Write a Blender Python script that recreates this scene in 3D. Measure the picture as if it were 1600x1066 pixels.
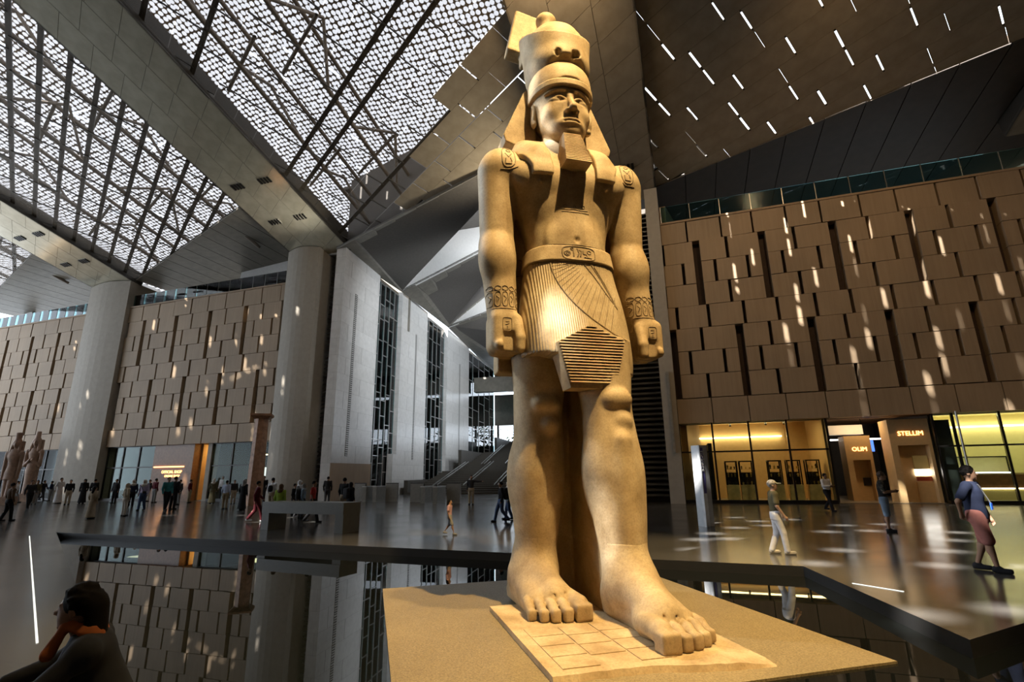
import bpy, bmesh, math, random
import numpy as np
from mathutils import Vector, Matrix
from mathutils.bvhtree import BVHTree
random.seed(7)
for _o in list(bpy.data.objects):
    bpy.data.objects.remove(_o)
SC = bpy.context.scene
COL = SC.collection

# ---------------------------------------------------------------- camera
CAM_F = 800.0
CAM_PITCH = math.radians(14.5)
CAM_ROLL = math.radians(-0.8)
CAM_H = 1.65
_fw = np.array([0, math.cos(CAM_PITCH), math.sin(CAM_PITCH)])
_r0 = np.array([1.0, 0, 0])
_u0 = np.cross(_r0, _fw)
_cr, _sr = math.cos(CAM_ROLL), math.sin(CAM_ROLL)
CR = _cr * _r0 + _sr * _u0
CU = _cr * _u0 - _sr * _r0
CF = _fw
CC = np.array([0, 0, CAM_H])
cam_d = bpy.data.cameras.new('camera')
cam_d.lens = 18.0
cam_d.sensor_width = 36.0
cam_d.clip_start = 0.05
cam_d.clip_end = 500
cam = bpy.data.objects.new('camera', cam_d)
COL.objects.link(cam)
cam.matrix_world = Matrix(((CR[0], CU[0], -CF[0], 0), (CR[1], CU[1], -CF[1], 0), (CR[2], CU[2], -CF[2], CAM_H), (0, 0, 0, 1)))
SC.camera = cam

# building frame: s along the stone front (to the right), t into the depth, z up
_a = math.atan(-0.335)
UU = np.array([math.cos(_a), math.sin(_a), 0])
WW = np.array([-math.sin(_a), math.cos(_a), 0])
W0 = np.array([0, 31.2, 0])
def W(s, t, z):
    return W0 + UU * s + WW * t + np.array([0, 0, z])

# ---------------------------------------------------------------- sky, sun, spotlights, exposure
world = bpy.data.worlds.new('world')
SC.world = world
world.use_nodes = True
_bg = world.node_tree.nodes['Background']
_bg.inputs['Color'].default_value = (0.78, 0.88, 1.0, 1)
_bg.inputs['Strength'].default_value = 3.0

sun_d = bpy.data.lights.new('sun', 'SUN')
sun_d.energy = 32.0
sun_d.angle = math.radians(0.8)
sun_d.color = (1.0, 0.95, 0.88)
sun = bpy.data.objects.new('sun', sun_d)
COL.objects.link(sun)
SUN_DIR = UU * 0.57 + WW * 1.0 + np.array([0, 0, -1.5])      # the way the light travels
sun.rotation_euler = Vector(SUN_DIR).to_track_quat('-Z', 'Y').to_euler()
sun.location = (0, 0, 60)

def spot(name, loc, aim, energy, color, cone, blend=0.5, radius=0.15):
    d = bpy.data.lights.new(name, 'SPOT')
    d.energy = energy; d.color = color; d.spot_size = math.radians(cone); d.spot_blend = blend; d.shadow_soft_size = radius
    o = bpy.data.objects.new(name, d)
    COL.objects.link(o)
    o.location = loc
    o.rotation_euler = (Vector(aim) - Vector(loc)).to_track_quat('-Z', 'Y').to_euler()
    return o
# warm museum spotlights hung from the roof in front of the statue
spot('statue_spotlight', (5.0, -0.4, 22.8), (0.95, 7.4, 4.6), 31000, (1.0, 0.70, 0.32), 30, 0.35, 0.2)
spot('statue_spotlight', (2.8, 4.6, 22.0), (1.0, 7.2, 4.4), 9000, (1.0, 0.72, 0.34), 34, 0.6, 0.2)
# added cool fill standing in for daylight that grazes the statue's flank
spot('flank_fill', (-9.5, 11.0, 12.0), (0.7, 7.8, 5.6), 3600, (0.86, 0.93, 1.0), 42, 0.5, 0.3)
# added warm fill lamps, unseen, for the right half of the hall
spot('hall_fill', tuple(W(17, -15, 21.5)), tuple(W(18, 0, 9)), 2300, (1.0, 0.66, 0.33), 95, 0.9, 0.5)
spot('hall_fill', tuple(W(7, -16, 21.5)), tuple(W(2, -4, 20)), 1900, (1.0, 0.74, 0.45), 120, 0.9, 0.5)
spot('roof_fill', tuple(W(3.4, -1.5, 16.5)), tuple(W(-6.0, -9.0, 20.8)), 2600, (1.0, 0.88, 0.68), 100, 0.9, 0.4)  # added fill that brightens the middle roof panels
spot('roof_fill', tuple(W(-12.3, -1.4, 15.5)), tuple(W(-17.0, -9.0, 20.8)), 1100, (1.0, 0.95, 0.82), 90, 0.9, 0.4)  # added fill that brightens the pale roof band
# added cool fill spots that brighten the pale fins
for _k, (_t, _z, _e) in enumerate(((-1.0, 4.0, 1500), (-1.0, 15.8, 9000), (12.0, 15.0, 5000), (24.0, 14.0, 3600))):
    spot('fin_fill', tuple(W(2.6, _t, _z)), tuple(W(-12.0 + _k * 1.2, 4.0 + _k * 7.0, 13.0)), _e, (0.86, 0.93, 1.0), 75, 0.8, 0.4)

SC.view_settings.view_transform = 'Standard'
SC.view_settings.look = 'None'
SC.view_settings.exposure = 0.40
SC.view_settings.gamma = 1.0
SC.view_settings.use_curve_mapping = False
SC.cycles.use_denoising = True
SC.cycles.max_bounces = 10
SC.cycles.transparent_max_bounces = 24
SC.cycles.sample_clamp_indirect = 6.0
SC.cycles.caustics_reflective = False
SC.cycles.caustics_refractive = False

# ---------------------------------------------------------------- helpers: surveying
def ray(px, py):
    return CR * (px - 800) + CU * (533 - py) + CF * CAM_F
def PZ(px, py, z):
    d = ray(px, py)
    return CC + d * ((z - CAM_H) / d[2])
def PP(px, py, p0, n):
    d = ray(px, py)
    return CC + d * (((np.asarray(p0) - CC) @ n) / (d @ n))
def st(p):
    q = np.asarray(p) - W0
    return float(q @ UU), float(q @ WW), float(q[2])

# ---------------------------------------------------------------- helpers: materials
MATS = {}
class NT:
    def __init__(self, name):
        self.m = bpy.data.materials.new(name)
        self.m.use_nodes = True
        self.t = self.m.node_tree
        self.t.nodes.clear()
        self.out = self.n('ShaderNodeOutputMaterial')
        MATS[name] = self.m
    def n(self, typ, **kw):
        nd = self.t.nodes.new(typ)
        for k, v in kw.items():
            if k.startswith('i_'):
                nd.inputs[k[2:].replace('_', ' ')].default_value = v
            else:
                setattr(nd, k, v)
        return nd
    def l(self, a, ao, b, bi):
        self.t.links.new(a.outputs[ao], b.inputs[bi])
    def coord(self, scale=(1, 1, 1), rot=(0, 0, 0), kind='Object'):
        c = self.n('ShaderNodeTexCoord')
        m = self.n('ShaderNodeMapping')
        m.inputs['Scale'].default_value = scale
        m.inputs['Rotation'].default_value = rot
        self.l(c, kind, m, 'Vector')
        return m
    def noise(self, vec, scale, detail=4, rough=0.55):
        x = self.n('ShaderNodeTexNoise')
        x.inputs['Scale'].default_value = scale
        x.inputs['Detail'].default_value = detail
        x.inputs['Roughness'].default_value = rough
        if vec: self.l(vec, 'Vector', x, 'Vector')
        return x
    def ramp(self, src, so, stops):
        r = self.n('ShaderNodeValToRGB')
        while len(r.color_ramp.elements) < len(stops):
            r.color_ramp.elements.new(0.5)
        for e, (p, c) in zip(r.color_ramp.elements, stops):
            e.position = p
            e.color = (c[0], c[1], c[2], 1) if not isinstance(c, (int, float)) else (c, c, c, 1)
        self.l(src, so, r, 'Fac')
        return r
    def mix(self, fac, a, b, mode='MIX'):
        x = self.n('ShaderNodeMixRGB')
        x.blend_type = mode
        for key, val in (('Fac', fac), ('Color1', a), ('Color2', b)):
            if isinstance(val, tuple) and len(val) == 2 and hasattr(val[0], 'outputs'):
                self.l(val[0], val[1], x, key)
            elif isinstance(val, (int, float)):
                x.inputs[key].default_value = val
            else:
                x.inputs[key].default_value = (val[0], val[1], val[2], 1)
        return x
    def bsdf(self, color, rough=0.6, metal=0.0, spec=0.5, bump=None, bump_s=0.3, bump_d=0.02):
        b = self.n('ShaderNodeBsdfPrincipled')
        if isinstance(color[0], (int, float)):
            b.inputs['Base Color'].default_value = (color[0], color[1], color[2], 1)
        else:
            self.l(color[0], color[1], b, 'Base Color')
        if isinstance(rough, (int, float)):
            b.inputs['Roughness'].default_value = rough
        else:
            self.l(rough[0], rough[1], b, 'Roughness')
        b.inputs['Metallic'].default_value = metal
        b.inputs['Specular IOR Level'].default_value = spec
        if bump:
            bp = self.n('ShaderNodeBump')
            bp.inputs['Strength'].default_value = bump_s
            bp.inputs['Distance'].default_value = bump_d
            self.l(bump[0], bump[1], bp, 'Height')
            self.l(bp, 'Normal', b, 'Normal')
        self.l(b, 0, self.out, 'Surface')
        return b
def plain(name, c, rough=0.6, metal=0.0, spec=0.5, var=0.12, scale=6.0):
    """a colour with a little procedural mottling"""
    if name in MATS: return MATS[name]
    t = NT(name)
    v = t.coord()
    n = t.noise(v, scale, 5)
    lo = tuple(max(0, x * (1 - var)) for x in c); hi = tuple(min(1, x * (1 + var)) for x in c)
    r = t.ramp(n, 'Fac', [(0.3, lo), (0.7, hi)])
    t.bsdf((r, 'Color'), rough, metal, spec)
    return t.m
def glow(name, c, strength):
    if name in MATS: return MATS[name]
    t = NT(name)
    e = t.n('ShaderNodeEmission')
    e.inputs['Color'].default_value = (c[0], c[1], c[2], 1)
    e.inputs['Strength'].default_value = strength
    t.l(e, 0, t.out, 'Surface')
    return t.m
def glass(name, tint=(0.85, 0.95, 0.95), refl=1.0, ior=1.5):
    """thin pane: clear with a Fresnel reflection"""
    t = NT(name)
    tr = t.n('ShaderNodeBsdfTransparent'); tr.inputs['Color'].default_value = (*tint, 1)
    gl = t.n('ShaderNodeBsdfGlossy'); gl.inputs['Roughness'].default_value = 0.02
    gl.inputs['Color'].default_value = (refl, refl, refl, 1)
    f = t.n('ShaderNodeFresnel'); f.inputs['IOR'].default_value = ior
    mx = t.n('ShaderNodeMixShader')
    t.l(f, 0, mx, 0); t.l(tr, 0, mx, 1); t.l(gl, 0, mx, 2)
    t.l(mx, 0, t.out, 'Surface')
    return t.m

# ---------------------------------------------------------------- helpers: objects
def tag(o, label=None, cat=None, group=None, kind=None):
    if label: o['label'] = label
    if cat: o['category'] = cat
    if group: o['group'] = group
    if kind: o['kind'] = kind
    return o
def link(name, me, mat=None, parent=None):
    o = bpy.data.objects.new(name, me)
    COL.objects.link(o)
    if mat is not None and me is not None and len(me.materials) == 0:
        me.materials.append(MATS[mat] if isinstance(mat, str) else mat)
    if parent is not None: o.parent = parent
    return o
def empty(name, loc=(0, 0, 0), rz=0.0, parent=None):
    o = bpy.data.objects.new(name, None)
    COL.objects.link(o)
    o.location = tuple(loc); o.rotation_euler = (0, 0, rz)
    o.empty_display_size = 0.2
    if parent is not None: o.parent = parent
    return o
def mesh(name, verts, faces, smooth=False):
    me = bpy.data.meshes.new(name)
    me.from_pydata([tuple(map(float, v)) for v in verts], [], [tuple(map(int, f)) for f in faces])
    if smooth:
        me.polygons.foreach_set('use_smooth', np.ones(len(me.polygons), bool))
    me.update()
    return me
class MB:
    """collects simple solids into one mesh"""
    def __init__(self): self.v = []; self.f = []; self.sm = []
    def add(self, verts, faces, smooth=False):
        b = len(self.v)
        self.v += [tuple(map(float, p)) for p in verts]
        self.f += [tuple(b + i for i in f) for f in faces]
        self.sm += [smooth] * len(faces)
        return self
    def box(self, x0, y0, z0, x1, y1, z1):
        return self.hexa([(x0, y0, z0), (x1, y0, z0), (x1, y1, z0), (x0, y1, z0)], [(x0, y0, z1), (x1, y0, z1), (x1, y1, z1), (x0, y1, z1)])
    def hexa(self, lo, hi):
        return self.add(list(lo) + list(hi), [(3, 2, 1, 0), (4, 5, 6, 7), (0, 1, 5, 4), (1, 2, 6, 5), (2, 3, 7, 6), (3, 0, 4, 7)])
    def sbox(self, s0, t0, z0, s1, t1, z1):
        """box in the building frame"""
        return self.hexa([W(s0, t0, z0), W(s1, t0, z0), W(s1, t1, z0), W(s0, t1, z0)], [W(s0, t0, z1), W(s1, t0, z1), W(s1, t1, z1), W(s0, t1, z1)])
    def slab(self, poly, d):
        """closed prism: polygon of 3D points pushed along vector d"""
        n = len(poly); d = np.asarray(d, float)
        v = [np.asarray(p, float) for p in poly]; v2 = [p + d for p in v]
        return self.add(v + v2, [tuple(range(n))[::-1], tuple(range(n, 2 * n))] + [(i, (i + 1) % n, n + (i + 1) % n, n + i) for i in range(n)])
    def tube(self, a, b, r, r2=None, n=8, caps=True):
        a = np.asarray(a, float); b = np.asarray(b, float); r2 = r if r2 is None else r2
        d = b - a; L = np.linalg.norm(d); d = d / L
        x = np.cross(d, [0, 0, 1]) if abs(d[2]) < 0.95 else np.cross(d, [1, 0, 0])
        x /= np.linalg.norm(x); y = np.cross(d, x)
        vs = []
        for p, q in ((a, r), (b, r2)):
            for i in range(n):
                t = 2 * math.pi * i / n
                vs.append(p + (x * math.cos(t) + y * math.sin(t)) * q)
        fs = [(i, (i + 1) % n, n + (i + 1) % n, n + i) for i in range(n)]
        self.add(vs, fs, True)
        if caps: self.add(vs, [tuple(range(n))[::-1], tuple(range(n, 2 * n))])
        return self
    def bar(self, a, b, w, h=None):
        """square bar between two points"""
        a = np.asarray(a, float); b = np.asarray(b, float); h = h or w
        d = b - a; d = d / np.linalg.norm(d)
        x = np.cross(d, [0, 0, 1]) if abs(d[2]) < 0.95 else np.cross(d, [1, 0, 0])
        x /= np.linalg.norm(x); y = np.cross(d, x)
        q = [x * sx * w / 2 + y * sy * h / 2 for sx, sy in ((-1, -1), (1, -1), (1, 1), (-1, 1))]
        return self.hexa([a + k for k in q], [b + k for k in q])
    def lathe(self, prof, n=24, c=(0, 0, 0), smooth=True):
        vs = []; fs = []
        for r, z in prof:
            for i in range(n):
                t = 2 * math.pi * i / n
                vs.append((c[0] + r * math.cos(t), c[1] + r * math.sin(t), c[2] + z))
        for k in range(len(prof) - 1):
            for i in range(n):
                fs.append((k * n + i, k * n + (i + 1) % n, (k + 1) * n + (i + 1) % n, (k + 1) * n + i))
        self.add(vs, fs, smooth)
        if prof[0][0] > 1e-4: self.add(vs[:n], [tuple(range(n))[::-1]])
        if prof[-1][0] > 1e-4: self.add(vs[-n:], [tuple(range(n))])
        return self
    def build(self, name, mat=None, parent=None, recenter=False):
        org = np.zeros(3)
        v = self.v
        if recenter:
            a = np.array(v); org = np.array([(a[:, 0].min() + a[:, 0].max()) / 2, (a[:, 1].min() + a[:, 1].max()) / 2, a[:, 2].min()])
            v = a - org
        me = mesh(name, v, self.f)
        if any(self.sm): me.polygons.foreach_set('use_smooth', np.array(self.sm, bool))
        o = link(name, me, mat, parent)
        if recenter: o.location = tuple(org)
        return o

# ---------------------------------------------------------------- helpers: sculpting with distance fields
class Vox:
    def __init__(self, lo, hi, h):
        self.lo = np.array(lo, float); self.h = h
        self.n = [int(math.ceil((hi[i] - lo[i]) / h)) + 1 for i in range(3)]
        self.ax = [(self.lo[i] + h * np.arange(self.n[i])).astype(np.float32) for i in range(3)]
        self.D = np.full(self.n, 9.0, np.float32)
    def _sl(self, bb, m):
        sl = []
        for i in range(3):
            a = int(math.floor((bb[0][i] - m - self.lo[i]) / self.h)); b = int(math.ceil((bb[1][i] + m - self.lo[i]) / self.h)) + 1
            sl.append(slice(max(0, a), max(0, min(self.n[i], b))))
        return tuple(sl)
    def _ev(self, fn, bb, m):
        sl = self._sl(bb, m)
        if any(s.stop <= s.start for s in sl): return None, None
        x = self.ax[0][sl[0]][:, None, None]; y = self.ax[1][sl[1]][None, :, None]; z = self.ax[2][sl[2]][None, None, :]
        return sl, np.broadcast_to(fn(x, y, z), [s.stop - s.start for s in sl]).astype(np.float32)
    def add(self, prim, k=0.0):
        fn, bb = prim
        sl, d = self._ev(fn, bb, k + 3 * self.h)
        if sl is None: return self
        a = self.D[sl]
        if k > 0:
            hh = np.clip(0.5 + 0.5 * (a - d) / k, 0, 1)
            self.D[sl] = a * (1 - hh) + d * hh - k * hh * (1 - hh)
        else:
            self.D[sl] = np.minimum(a, d)
        return self
    def cut(self, prim, k=0.0):
        fn, bb = prim
        sl, d = self._ev(fn, bb, k + 3 * self.h)
        if sl is None: return self
        a = self.D[sl]; d = -d
        if k > 0:
            hh = np.clip(0.5 - 0.5 * (a - d) / k, 0, 1)
            self.D[sl] = a * (1 - hh) + d * hh + k * hh * (1 - hh)
        else:
            self.D[sl] = np.maximum(a, d)
        return self
    def keep(self, fn):
        x = self.ax[0][:, None, None]; y = self.ax[1][None, :, None]; z = self.ax[2][None, None, :]
        self.D = np.maximum(self.D, fn(x, y, z)).astype(np.float32)
        return self
    def mesh(self, name):
        D = self.D
        D[0] = np.maximum(D[0], .01); D[-1] = np.maximum(D[-1], .01); D[:, 0] = np.maximum(D[:, 0], .01); D[:, -1] = np.maximum(D[:, -1], .01)
        D[:, :, 0] = np.maximum(D[:, :, 0], .01); D[:, :, -1] = np.maximum(D[:, :, -1], .01)
        S = D < 0
        c = S[:-1, :-1, :-1].astype(np.int8)
        for i, j, k in ((1,0,0),(0,1,0),(0,0,1),(1,1,0),(1,0,1),(0,1,1),(1,1,1)):
            c = c + S[i:S.shape[0]-1+i, j:S.shape[1]-1+j, k:S.shape[2]-1+k]
        act = np.argwhere((c > 0) & (c < 8))
        idx = np.full(c.shape, -1, np.int64)
        idx[tuple(act.T)] = np.arange(len(act))
        pos = np.zeros((len(act), 3)); cnt = np.zeros(len(act))
        cor = [(i, j, k) for i in (0, 1) for j in (0, 1) for k in (0, 1)]
        vals = {q: D[tuple((act + q).T)].astype(float) for q in cor}
        for a in cor:
            for ax in range(3):
                if a[ax]: continue
                b = list(a); b[ax] = 1; b = tuple(b)
                va, vb = vals[a], vals[b]
                m = (va < 0) != (vb < 0)
                t = np.where(m, va / np.where(m, va - vb, 1), 0)
                p = np.array(a, float)[None, :] + t[:, None] * (np.array(b) - np.array(a))[None, :]
                pos[m] += p[m]; cnt[m] += 1
        pos = (pos / np.maximum(cnt, 1)[:, None] + act) * self.h + self.lo
        faces = []
        for ax in range(3):
            sl0 = [slice(None)] * 3; sl1 = [slice(None)] * 3
            sl0[ax] = slice(0, -1); sl1[ax] = slice(1, None)
            e = S[tuple(sl0)] != S[tuple(sl1)]
            q = np.argwhere(e)
            o1, o2 = [(1, 2), (2, 0), (0, 1)][ax]
            ok = (q[:, o1] > 0) & (q[:, o2] > 0) & (q[:, o1] < c.shape[o1]) & (q[:, o2] < c.shape[o2])
            q = q[ok]
            d1 = np.zeros(3, int); d1[o1] = 1; d2 = np.zeros(3, int); d2[o2] = 1
            f = np.stack([idx[tuple((q - d1 - d2).T)], idx[tuple((q - d2).T)], idx[tuple(q.T)], idx[tuple((q - d1).T)]], 1)
            inside = S[tuple(q.T)]
            f[~inside] = f[~inside][:, ::-1]
            faces.append(f)
        faces = np.concatenate(faces)
        faces = faces[(faces >= 0).all(1)]
        me = bpy.data.meshes.new(name)
        me.vertices.add(len(pos)); me.vertices.foreach_set('co', pos.astype(np.float32).ravel())
        me.loops.add(len(faces) * 4); me.loops.foreach_set('vertex_index', faces.astype(np.int32).ravel())
        me.polygons.add(len(faces)); me.polygons.foreach_set('loop_start', np.arange(0, len(faces) * 4, 4, dtype=np.int32))
        me.polygons.foreach_set('loop_total', np.full(len(faces), 4, np.int32))
        me.polygons.foreach_set('use_smooth', np.ones(len(faces), bool))
        me.update(calc_edges=True)
        return me
def cone(a, b, ra, rb=None):
    """round cone between two points"""
    rb = ra if rb is None else rb
    a = np.array(a, np.float32); b = np.array(b, np.float32); ba = b - a; L2 = float(ba @ ba) + 1e-9; r = max(ra, rb)
    def fn(x, y, z):
        px, py, pz = x - a[0], y - a[1], z - a[2]
        t = np.clip((px * ba[0] + py * ba[1] + pz * ba[2]) / L2, 0, 1)
        return np.sqrt((px - t * ba[0]) ** 2 + (py - t * ba[1]) ** 2 + (pz - t * ba[2]) ** 2) - (ra + (rb - ra) * t)
    return fn, (np.minimum(a, b) - r, np.maximum(a, b) + r)
def ball(c, r, rot=None):
    """ellipsoid"""
    c = np.array(c, np.float32); r = np.array(r if hasattr(r, '__len__') else (r, r, r), np.float32)
    M = None if rot is None else np.array(rot.to_matrix().transposed(), np.float32)
    def fn(x, y, z):
        x, y, z = x - c[0], y - c[1], z - c[2]
        if M is not None:
            x, y, z = (M[i][0] * x + M[i][1] * y + M[i][2] * z for i in range(3))
        k0 = np.sqrt((x / r[0]) ** 2 + (y / r[1]) ** 2 + (z / r[2]) ** 2)
        k1 = np.sqrt((x / r[0] ** 2) ** 2 + (y / r[1] ** 2) ** 2 + (z / r[2] ** 2) ** 2)
        return k0 * (k0 - 1) / np.maximum(k1, 1e-4)
    m = r.max() if rot is not None else r
    return fn, (c - m, c + m)
def rbox(c, hs, rad=0.0, rot=None):
    """rounded box with half sizes"""
    c = np.array(c, np.float32); hs = np.array(hs, np.float32)
    M = None if rot is None else np.array(rot.to_matrix().transposed(), np.float32)
    def fn(x, y, z):
        x, y, z = x - c[0], y - c[1], z - c[2]
        if M is not None:
            x, y, z = (M[i][0] * x + M[i][1] * y + M[i][2] * z for i in range(3))
        qx, qy, qz = abs(x) - hs[0] + rad, abs(y) - hs[1] + rad, abs(z) - hs[2] + rad
        return np.sqrt(np.maximum(qx, 0) ** 2 + np.maximum(qy, 0) ** 2 + np.maximum(qz, 0) ** 2) + np.minimum(np.maximum(qx, np.maximum(qy, qz)), 0) - rad
    m = np.linalg.norm(hs) if rot is not None else hs
    return fn, (c - m, c + m)
def loft(rows, p=2.0):
    """rows of (z, cx, cy, rx, ry): stacked super-ellipses"""
    rows = sorted(rows)
    R = np.array(rows, float)
    def fn(x, y, z):
        zz = z.ravel()
        def it(k):
            # smooth (monotone cubic-ish) interpolation
            zi = np.clip(zz, R[0, 0], R[-1, 0])
            i = np.clip(np.searchsorted(R[:, 0], zi) - 1, 0, len(R) - 2)
            t = (zi - R[i, 0]) / (R[i + 1, 0] - R[i, 0])
            d = np.gradient(R[:, k], R[:, 0]); hseg = R[i + 1, 0] - R[i, 0]
            v = (2 * t ** 3 - 3 * t ** 2 + 1) * R[i, k] + (t ** 3 - 2 * t ** 2 + t) * d[i] * hseg + (-2 * t ** 3 + 3 * t ** 2) * R[i + 1, k] + (t ** 3 - t ** 2) * d[i + 1] * hseg
            return v.astype(np.float32)[None, None, :]
        cx, cy, rx, ry = it(1), it(2), it(3), it(4)
        k0 = (np.abs((x - cx) / rx) ** p + np.abs((y - cy) / ry) ** p) ** (1.0 / p)
        d = (k0 - 1) * np.minimum(rx, ry)
        dz = np.maximum(R[0, 0] - z, z - R[-1, 0])
        return np.where(dz > 0, np.sqrt(np.maximum(d, 0) ** 2 + dz ** 2), np.maximum(d, dz))
    m = np.array([np.abs(R[:, 1]).max() + R[:, 3].max(), np.abs(R[:, 2]).max() + R[:, 4].max()])
    return fn, (np.array([-m[0], -m[1], R[0, 0]]), np.array([m[0], m[1], R[-1, 0]]))
# ================================================================ materials
def make_materials():
    # stone of the fronts: warm tan with vertical tooling streaks
    t = NT('facade_stone'); v = t.coord((1, 1, 1))
    n1 = t.noise(t.coord((3.0, 3.0, 0.15)), 2.2, 6, 0.65); n2 = t.noise(v, 0.35, 3)
    c1 = t.ramp(n1, 'Fac', [(0.3, (0.315, 0.228, 0.145)), (0.7, (0.375, 0.28, 0.185))])
    c2 = t.ramp(n2, 'Fac', [(0.3, (0.80, 0.80, 0.80)), (0.7, (1.0, 0.98, 0.96))])
    m = t.mix(1.0, (c1, 'Color'), (c2, 'Color'), 'MULTIPLY')
    t.bsdf((m, 'Color'), 0.62, 0, 0.35, (n1, 'Fac'), 0.25, 0.01)
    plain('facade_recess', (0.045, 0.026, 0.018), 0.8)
    plain('pier_concrete', (0.33, 0.295, 0.245), 0.75, var=0.07, scale=3)
    plain('dark_louver', (0.10, 0.095, 0.085), 0.45, 0.3, var=0.1)
    # pale stone fins with faint tile joints
    t = NT('fin_stone'); v = t.coord()
    n = t.noise(v, 3, 5); b = t.n('ShaderNodeTexBrick')
    mp = t.coord((1, 1, 1), (math.radians(90), 0, 0)); t.l(mp, 'Vector', b, 'Vector')
    b.inputs['Scale'].default_value = 1.0; b.inputs['Mortar Size'].default_value = 0.008
    b.inputs['Brick Width'].default_value = 0.9; b.inputs['Row Height'].default_value = 1.25
    b.inputs['Color1'].default_value = (0.60, 0.59, 0.57, 1); b.inputs['Color2'].default_value = (0.54, 0.53, 0.51, 1); b.inputs['Mortar'].default_value = (0.36, 0.35, 0.33, 1)
    r = t.ramp(n, 'Fac', [(0.3, 0.9), (0.7, 1.05)])
    m = t.mix(1.0, (b, 'Color'), (r, 'Color'), 'MULTIPLY')
    t.bsdf((m, 'Color'), 0.28, 0, 0.5)
    plain('white_plaster', (0.72, 0.71, 0.69), 0.7, var=0.04)
    # polished dark stone floor
    t = NT('floor_stone'); v = t.coord()
    n = t.noise(v, 0.5, 6, 0.6); n2 = t.noise(v, 60, 3)
    c = t.ramp(n, 'Fac', [(0.3, (0.052, 0.050, 0.047)), (0.7, (0.085, 0.081, 0.075))])
    sp = t.ramp(n2, 'Fac', [(0.35, 0.86), (0.65, 1.12)])
    m = t.mix(1.0, (c, 'Color'), (sp, 'Color'), 'MULTIPLY')
    b = t.n('ShaderNodeTexBrick'); mp = t.coord((1, 1, 1), (0, 0, -_a)); t.l(mp, 'Vector', b, 'Vector')
    b.inputs['Scale'].default_value = 1.0; b.inputs['Mortar Size'].default_value = 0.006
    b.inputs['Brick Width'].default_value = 2.4; b.inputs['Row Height'].default_value = 1.2
    b.inputs['Color1'].default_value = (1, 1, 1, 1); b.inputs['Color2'].default_value = (0.9, 0.9, 0.9, 1); b.inputs['Mortar'].default_value = (0.35, 0.35, 0.35, 1)
    m2 = t.mix(1.0, (m, 'Color'), (b, 'Color'), 'MULTIPLY')
    rr = t.ramp(n, 'Fac', [(0.2, 0.12), (0.8, 0.24)])
    t.bsdf((m2, 'Color'), (rr, 'Color'), 0, 0.26)
    plain('pool_lining', (0.012, 0.012, 0.012), 0.5)
    t = NT('pool_water'); n = t.noise(t.coord(), 1.6, 2)
    t.bsdf((0.004, 0.005, 0.005), 0.012, 0, 0.5, (n, 'Fac'), 0.012, 0.02)
    # granular plinth stone
    t = NT('plinth_stone'); v = t.coord()
    n = t.noise(v, 55, 4, 0.7); n2 = t.noise(v, 1.2, 4)
    c = t.ramp(n, 'Fac', [(0.32, (0.135, 0.098, 0.045)), (0.52, (0.275, 0.21, 0.11)), (0.7, (0.40, 0.32, 0.185))])
    c2 = t.ramp(n2, 'Fac', [(0.3, 0.8), (0.7, 1.0)])
    m = t.mix(1.0, (c, 'Color'), (c2, 'Color'), 'MULTIPLY')
    t.bsdf((m, 'Color'), 0.4, 0, 0.5, (n, 'Fac'), 0.15, 0.01)
    # statue granite
    for nm, k in (('statue_stone', 1.0), ('statue_base_stone', 1.12), ('statue_groove_shade', 0.55)):  # last copy is darkened to stand for shade in carved grooves
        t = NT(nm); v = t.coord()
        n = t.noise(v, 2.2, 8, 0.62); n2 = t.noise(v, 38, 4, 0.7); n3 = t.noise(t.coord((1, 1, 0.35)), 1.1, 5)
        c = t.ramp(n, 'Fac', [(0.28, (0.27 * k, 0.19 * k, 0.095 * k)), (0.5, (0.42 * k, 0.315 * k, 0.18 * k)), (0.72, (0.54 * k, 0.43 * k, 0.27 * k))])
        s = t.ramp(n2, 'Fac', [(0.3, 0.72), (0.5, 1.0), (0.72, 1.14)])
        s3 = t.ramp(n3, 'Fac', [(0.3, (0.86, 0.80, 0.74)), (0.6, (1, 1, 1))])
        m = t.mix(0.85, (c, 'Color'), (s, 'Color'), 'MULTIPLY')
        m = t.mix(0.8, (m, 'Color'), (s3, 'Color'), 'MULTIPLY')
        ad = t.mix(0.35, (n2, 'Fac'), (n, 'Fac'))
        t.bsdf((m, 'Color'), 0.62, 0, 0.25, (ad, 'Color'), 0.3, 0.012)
    # kilt cloth: fine vertical pleats cut into the stone
    t = NT('statue_pleats'); v = t.coord()
    n = t.noise(v, 2.2, 8, 0.62); n2 = t.noise(v, 38, 4, 0.7)
    c = t.ramp(n, 'Fac', [(0.28, (0.27, 0.19, 0.095)), (0.5, (0.42, 0.315, 0.18)), (0.72, (0.54, 0.43, 0.27))])
    s = t.ramp(n2, 'Fac', [(0.3, 0.72), (0.5, 1.0), (0.72, 1.14)])
    m = t.mix(0.85, (c, 'Color'), (s, 'Color'), 'MULTIPLY')
    wv = t.n('ShaderNodeTexWave'); wv.wave_type = 'BANDS'; wv.bands_direction = 'X'
    mp = t.coord((1, 1, 0.12), (0, math.radians(9), 0)); t.l(mp, 'Vector', wv, 'Vector')
    wv.inputs['Scale'].default_value = 9.5; wv.inputs['Distortion'].default_value = 0.35; wv.inputs['Detail'].default_value = 1
    t.bsdf((m, 'Color'), 0.5, 0, 0.4, (wv, 'Fac'), 0.5, 0.02)
    # roof
    t = NT('roof_panel'); v = t.coord(); n = t.noise(v, 1.4, 4)
    c = t.ramp(n, 'Fac', [(0.3, (0.34, 0.28, 0.195)), (0.7, (0.44, 0.37, 0.27))]); t.bsdf((c, 'Color'), 0.42, 0.15, 0.5)
    t = NT('band_panel'); v = t.coord(); n = t.noise(v, 1.4, 4)
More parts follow.
